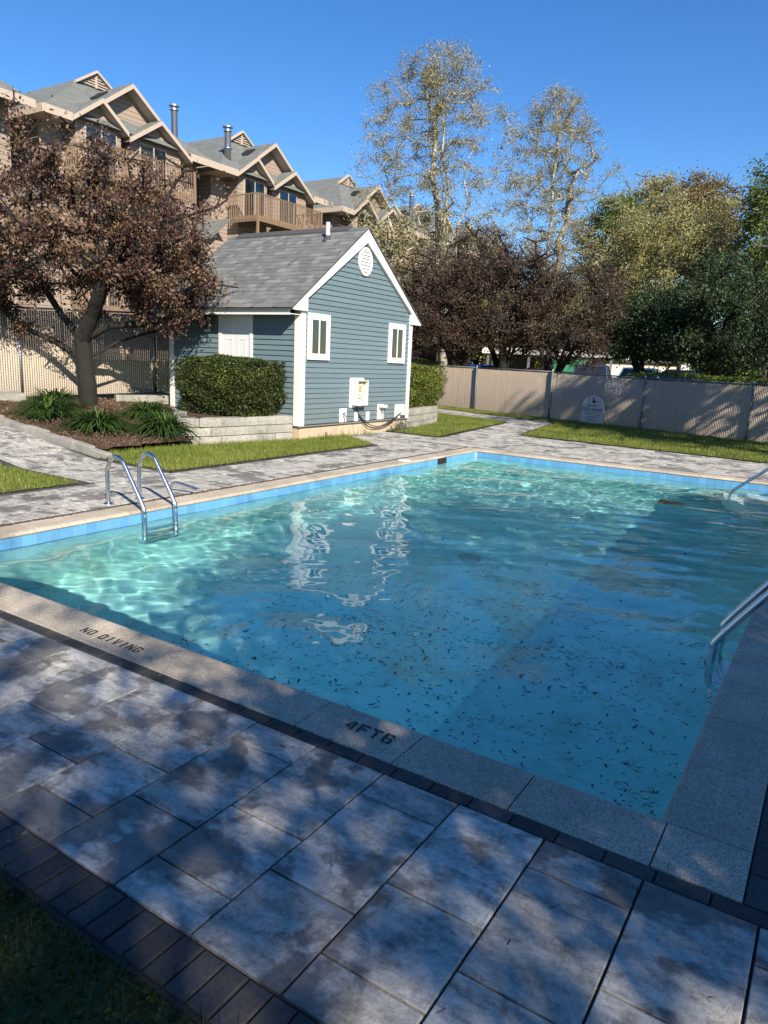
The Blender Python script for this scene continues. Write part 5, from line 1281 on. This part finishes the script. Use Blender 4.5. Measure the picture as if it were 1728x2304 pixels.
# ------------------------------------------------------------------ parked cars and things beyond the fence
TYRE = plain('tyre rubber', (.02, .02, .02), .85); RIM = mat_metal('alloy rim', (.55, .55, .56), .35)
TAIL = plain('red lamp lens', (.35, .01, .01), .2); HEAD = plain('clear lamp lens', (.7, .7, .7), .15)
def paint(name, c):
    m = NT(name); m.col(c); m.rough(.3); m.b.inputs['Coat Weight'].default_value = .8; m.b.inputs['Coat Roughness'].default_value = .06; return m.m
def car(label, x_, y_, rz, c, h=1.5, L=4.5, W=1.8):
    t = empty('parked_car', (x_, y_, .2), rz); tag(t, label, 'car', 'cars parked beyond the fence'); hl_ = L / 2
    body_p = [(-hl_, .35), (-hl_ + .05, .72), (-hl_ + .25, .86), (-hl_ * .38, .95), (hl_ * .62, .98), (hl_ - .08, .92), (hl_, .6), (hl_ - .05, .3), (hl_ * .72, .28), (hl_ * .62, .42), (hl_ * .48, .42), (hl_ * .38, .24), (-hl_ * .42, .24), (-hl_ * .52, .42), (-hl_ * .68, .42), (-hl_ * .76, .26)]
    P = paint('car paint', c); n = len(body_p); v = []
    for (yy, sc_) in ((-W / 2 + .1, 0), (-W / 2, 1), (W / 2, 1), (W / 2 - .1, 0)):
        v += [(p[0] * (1 if sc_ else .985), yy, p[1] - (0 if sc_ or p[1] < .8 else -.02)) for p in body_p]
    # outer skin rings: inset top edges towards the middle
    m = MB(); m.prism(body_p, -W / 2, W / 2, 'y'); b = m.build('body', P, t)
    cab = [(-hl_ * .40, .95, .0), (-hl_ * .08, h - .04, .18), (hl_ * .42, h, .18), (hl_ * .78, .97, .02)]
    vv = [(p[0], -W / 2 + .04 + p[2], p[1]) for p in cab] + [(p[0], W / 2 - .04 - p[2], p[1]) for p in cab]
    MB().add(vv, [(0, 1, 2, 3)[::-1], (4, 5, 6, 7), (0, 4, 5, 1)[::-1], (2, 6, 7, 3)[::-1]]).build('windows', paint('tinted car glass', (.015, .018, .02)), t)
    x0, x1 = -hl_ * .08, hl_ * .42
    MB().add([(x0 - .06, -W / 2 + .20, h - .06), (x1 + .05, -W / 2 + .20, h - .02), (x1 + .05, W / 2 - .20, h - .02), (x0 - .06, W / 2 - .20, h - .06), (x0, -W / 2 + .26, h + .01), (x1, -W / 2 + .26, h + .035), (x1, W / 2 - .26, h + .035), (x0, W / 2 - .26, h + .01)],
             [(4, 5, 6, 7), (0, 1, 5, 4), (1, 2, 6, 5), (2, 3, 7, 6), (3, 0, 4, 7)]).build('roof', P, t)
    for sgn in (-1, 1):
        for (xa, za, ia, xb, zb_, ib) in ((cab[0][0], .95, .0, cab[1][0], h - .04, .18), (hl_ * .2, .96, .01, hl_ * .16, h - .02, .18), (cab[3][0], .97, .02, cab[2][0], h, .18)):
            MB().tube([(xa, sgn * (W / 2 - .035 - ia), za), (xb, sgn * (W / 2 - .035 - ib), zb_)], .035, 6).build('pillar', P, t)
        for xx in (-hl_ * .6, hl_ * .55):
            wv = MB().lathe([(.24, -.1), (.33, -.1), (.335, 0), (.33, .1), (.24, .1)], (0, 0, 0), 18).build('wheel', TYRE, t, loc=(xx, sgn * (W / 2 - .1), .335), rot=(math.pi / 2, 0, 0))
            MB().lathe([(.05, -.08), (.22, -.09), (.235, 0), (.22, .09), (.05, .08)], (0, 0, 0), 14).build('rim', RIM, wv)
        MB().box(-hl_ - .01, -hl_ + .12, sgn * (W / 2 - .28) - .17, sgn * (W / 2 - .28) + .17, .62, .76).build('headlight', HEAD, t)
        MB().box(hl_ - .10, hl_ + .012, sgn * (W / 2 - .2) - .16, sgn * (W / 2 - .2) + .16, .72, .90).build('tail_lamp', TAIL, t)
        MB().box(-hl_ * .30, -hl_ * .2, sgn * (W / 2 + .08) - .08, sgn * (W / 2 + .08) + .08, 1.0, 1.12).build('mirror', P, t)
car('dark blue parked car nearest the green container', -10.6, 33.2, 1.75, (.03, .045, .10), 1.66)
car('silver parked car between the dark blue one and the cream garage', -8.6, 34.3, 1.6, (.45, .46, .48), 1.6)
car('grey parked car rightmost beyond the hedge', -6.9, 35.6, 1.45, (.22, .23, .25), 1.6)
car('bright blue parked car behind the leftmost purple tree', -15.1, 29.2, .35, (.02, .10, .42), 1.42)
dm = empty('rubbish_container', (-12.4, 35.4, .2), .35); tag(dm, 'green rubbish container with white print beyond the purple trees', 'container')
GRN = plain('green container paint', (.015, .13, .055), .45)
MB().prism([(-.9, .15), (.9, .15), (1.0, 1.55), (-.7, 1.9), (-1.0, 1.3)], -1.0, 1.0, 'x').build('body', GRN, dm)
MB().prism([(-.72, 1.93), (1.04, 1.57), (1.04, 1.62), (-.72, 1.98)], -1.02, 1.02, 'x').build('lid', plain('dark lid plastic', (.03, .06, .04), .5), dm)
MB().box(-.35, .05, -1.06, -1.045, 1.02, 1.12).box(-.3, .2, -1.06, -1.045, .9, .96).build('white_print', PLASTIC, dm)
cpt = empty('carport', (-14.6, 40.6, .2), .25); tag(cpt, 'open carport with white fascia and thin posts behind the container', 'carport')
MB().box(-4.5, 3, -2.5, 2.5, 2.35, 2.5).build('roof', FARROOF, cpt); MB().box(-4.55, 3.05, -2.58, -2.501, 2.12, 2.48).build('fascia', PLASTIC, cpt)
for xx in (-4.2, -1.8, .6, 2.8):
    MB().box(xx - .07, xx + .07, -2.45, -2.31, 0, 2.349).build('post', GALV, cpt)
MB().box(-4.4, 2.9, 2.3, 2.45, 0, 2.34).build('back_wall', DARKWALL, cpt)
gar = empty('garage', (-10.9, 43.6, .2), .2); tag(gar, 'low cream garage with a white corner pillar behind the parked cars', 'garage')
MB().box(-2.6, 2.2, 0, 4, 0, 2.0).build('wall', plain('cream wall paint', (.62, .52, .36), .7), gar); MB().box(-2.8, 2.4, -.2, 4.2, 2.001, 2.15).build('roof', FARROOF, gar)
MB().box(2.45, 2.9, -.2, .25, 0, 2.1).build('pillar', WHITE, gar)
for xx in (-1.9, .1): MB().box(xx, xx + 1.7, -.03, -.001, .0, 1.75).build('garage_door', PLASTIC, gar)
wh = empty('white_house', (-18.9, 60.8, 0), .5); tag(wh, 'white gabled house whose roof peak shows above the purple trees', 'house')
MB().prism([(-3, 0), (3, 0), (3, 7.4), (0, 9.4), (-3, 7.4)], 0, 8, 'y').build('wall', WHITE, wh)
for sgn in (-1, 1): MB().prism([(0, 9.5), (sgn * 3.4, 7.2), (sgn * 3.4, 7.4), (0, 9.7)] if sgn > 0 else [(0, 9.7), (-3.4, 7.4), (-3.4, 7.2), (0, 9.5)], -.3, 8.3, 'y').build('roof', plain('pale roof', (.5, .52, .55), .6), wh)
MB().box(-.5, .5, -.03, -.001, 6.2, 7.4).build('window', DARK, wh)
ys = empty('warning_sign', (-12.0, 29.5, .0), .5); tag(ys, 'small yellow warning sign on a post between the purple trees', 'sign')
MB().tube([(0, 0, 0), (0, 0, 1.9)], .03, 8).build('post', GALV, ys); MB().box(-.11, .11, -.06, -.04, 1.55, 1.9).build('plate', plain('yellow sign paint', (.62, .40, .02), .5), ys)
MB().box(-.05, .05, -.065, -.0605, 1.66, 1.70).box(-.05, .05, -.065, -.0605, 1.76, 1.80).build('black_mark', BLACKPAINT, ys)
rg = np.random.default_rng(90); d = rg.normal(size=(2600, 3)); d /= np.linalg.norm(d, axis=1)[:, None]
C = d * rg.uniform(.8, 1, (2600, 1)) * np.array([.45, .4, .32]) + np.array([0, 0, 1.28]); V, F = leaf_quads(C, .07, rg, .2, .8)
pk = empty('flowering_shrub', (-11.5, 27.5, 0)); tag(pk, 'pink flowering shrub peeping over the far fence', 'shrub')
put('flowers', np_mesh('flowers', V, F), pk, leafmat('pink petals', [(0, (.35, .03, .12)), (.5, (.62, .08, .25)), (1, (.8, .3, .45))], .3)); MB().tube([(0, 0, 0), (.05, 0, .6), (0, 0, 1.3)], .04, 7).build('stem', BARK_GREY, pk)

# ------------------------------------------------------------------ catkins and leaves on the water, twigs on the deck
def catkins(P, z, L, w, rg, main=None):
    n = len(P); a = rg.uniform(0, 6.283, n) if main is None else main + rg.normal(0, .6, n)
    m = 4; s = np.linspace(-.5, .5, m)[None]; curv = rg.normal(0, 1.3, (n, 1)); l = (L * np.minimum(np.exp(rg.normal(-.25, .45, n)), 1.3))[:, None]
    th_ = a[:, None] + curv * s; cx = P[:, :1] + np.cumsum(np.cos(th_), 1) * l / m; cy = P[:, 1:2] + np.cumsum(np.sin(th_), 1) * l / m
    wd = w * rg.uniform(.7, 1.3, (n, 1)) * np.array([[.6, 1, 1, .5]]); px, py = -np.sin(th_), np.cos(th_)
    zz = np.repeat(np.asarray(z).reshape(-1, 1), m, 1)
    ring = [np.stack([cx - px * wd, cy - py * wd, zz], -1), np.stack([cx, cy, zz + wd * 1.2], -1), np.stack([cx + px * wd, cy + py * wd, zz], -1)]
    V = np.stack(ring, 2).reshape(-1, 3); F0 = []
    for k in range(m - 1):
        for j in range(2): F0.append((3 * k + j, 3 * k + j + 1, 3 * k + j + 4, 3 * k + j + 3))
    return V, ((np.arange(n) * 3 * m)[:, None, None] + np.array(F0)[None]).reshape(-1, 4)
rg = np.random.default_rng(101)
CATK = leafmat('brown catkins', [(0, (.05, .045, .022)), (.5, (.12, .10, .05)), (1, (.24, .20, .11))], .1)
nc = 900; cxy = np.stack([rg.uniform(-4.6, -.05, nc * 6), rg.uniform(.05, 6.0, nc * 6)], 1); x_, y_ = cxy[:, 0], cxy[:, 1]
dens = np.exp(-np.maximum(0, y_ - 1.0 - .75 * (x_ + 2.6)) / .8) / (1 + np.exp(-(x_ + 2.3) / .25)) * (.25 + .75 * (.5 + .5 * np.sin(3.1 * x_ + 2 * np.sin(2.3 * y_))) ) + .012 * (x_ > -3.5)
cxy = cxy[rg.random(len(cxy)) < dens * .42]; P = []
for c_ in cxy:
    k = int(rg.exponential(4.5)) + 1; a_ = .35 + rg.normal(0, .35); sp_ = rg.uniform(.03, .11)
    q = rg.normal(0, 1, (k, 2)) * np.array([sp_ * 1.5, sp_ * .35]); P.append(c_ + np.stack([q[:, 0] * math.cos(a_) - q[:, 1] * math.sin(a_), q[:, 0] * math.sin(a_) + q[:, 1] * math.cos(a_)], 1))
P = np.concatenate(P); P = P[(P[:, 0] < -.02) & (P[:, 0] > PX0 + .03) & (P[:, 1] > .02) & (P[:, 1] < 9.9)]
z = np.array([water_z(a, c) for a, c in P]) + .001
V, F = catkins(P, z, .040, .0013, rg, .5)
tag(put('floating_catkins', np_mesh('floating_catkins', V, F), None, CATK), 'brown catkins drifting on the water near the close corner', 'catkins', kind='stuff')
P = np.stack([rg.normal(-1.54, .065, 320), rg.normal(7.72, .06, 320)], 1); z = np.array([water_z(a, c) for a, c in P]) + .002
V, F = catkins(P, z + rg.random(320) * .008, .07, .008, rg)
tag(put('leaf_raft', np_mesh('leaf_raft', V, F), None, plain('wet dark leaves', (.025, .022, .014), .6)), 'dark raft of wet leaves floating near the far right corner', 'leaves', kind='stuff')
P = np.concatenate([scatter([(-5.4, .3), (-.3, .3), (-.3, 9.7), (-5.4, 9.7)], 500, rg), np.stack([rg.uniform(-4.0, -.2, 900), rg.uniform(.3, 3.4, 900)], 1)])
V, F = catkins(P, np.full(len(P), 0) + zb - .035 * P[:, 1] + .004, .05, .005, rg)
o = put('litter_and_shadow_specks', np_mesh('litter_and_shadow_specks', V, F), None, plain('dark litter and shadow specks', (.04, .045, .03), .8)); tag(o, 'dark leaf litter and painted catkin shadows on the pool floor', 'litter', kind='stuff'); o.cycles.is_caustics_receiver = True  # dark pieces stand for settled leaves and painted shadows of floating catkins
P = np.concatenate([scatter([(-4, -1.5), (1.2, -1.5), (1.2, 0.0), (-4, 0.0)], 90, rg), scatter([(-7.2, 0), (-5.9, 0), (-5.9, 9), (-7.2, 9)], 90, rg)])
V, F = catkins(P, np.full(len(P), .002), .034, .0020, rg)
tag(put('fallen_catkins', np_mesh('fallen_catkins', V, F), None, leafmat('dry pale litter', [(0, (.06, .04, .02)), (.6, (.22, .17, .11)), (1, (.42, .36, .28))], .1)), 'dry catkins and bits scattered over the deck pavers', 'litter', kind='stuff')
P = np.stack([rg.uniform(-5.92, -5.86, 700), rg.uniform(.2, 5.5, 700)], 1); V, F = catkins(P, np.full(700, .001) + rg.random(700) * .008, .03, .004, rg, 1.57)
tag(put('swept_litter', np_mesh('swept_litter', V, F), None, CHIP), 'dark swept litter lying along the left coping edge', 'litter', kind='stuff')
wv = MB()
wg = np.random.default_rng(6); P = np.stack([wg.uniform(-8.66, -8.45, 90), wg.uniform(8.7, 10.8, 90)], 1); V, F = blades(P, np.zeros(90), .16, .012, wg, .7)
tag(put('weeds', np_mesh('weeds', V, F), None, GRASS), 'small weeds along the foot of the pool house foundation', 'weeds', kind='stuff')
wg = np.random.default_rng(16); C = np.array([-8.52, 12.0, .09])[None] + wg.normal(0, 1, (260, 3)) * np.array([.07, .2, .07]); V, F = leaf_quads(np.maximum(C, [[-9, 0, .01]]), .06, wg, .2, .5)
shb = empty('dead_shrub', (-8.52, 12.0, 0)); tag(shb, 'small withered grey shrub at the foot of the pool house wall', 'shrub'); put('leaves', np_mesh('leaves', V - np.array([[-8.52, 12.0, 0]]), F), shb, plain('withered leaves', (.10, .11, .09), .9))
stm = MB()
for k in range(9): stm.tube([(0, 0, 0), (wg.normal(0, .05), wg.normal(0, .12), .12), (wg.normal(0, .07), wg.normal(0, .2), .22)], .005, 5)
stm.build('stem', BARK_GREY, shb)

# ------------------------------------------------------------------ wood on the skyline behind the parking lot
rg = np.random.default_rng(120); n = 52000
x_ = rg.uniform(-48, 26, n); top_ = 5.5 + 1.6 * np.sin(x_ * .31) + 1.0 * np.sin(x_ * .83 + 1) + .7 * np.sin(x_ * 1.9)
C = np.stack([x_, 72 + .12 * x_ + rg.normal(0, 1.6, n), top_ * rg.random(n) ** .7], 1); V, F = leaf_quads(C, .5, rg, .2, .7)
tag(put('far_wood', np_mesh('far_wood', V, F), None, GREEN), 'distant green wood closing the view behind the parking lot', 'wood', kind='stuff')
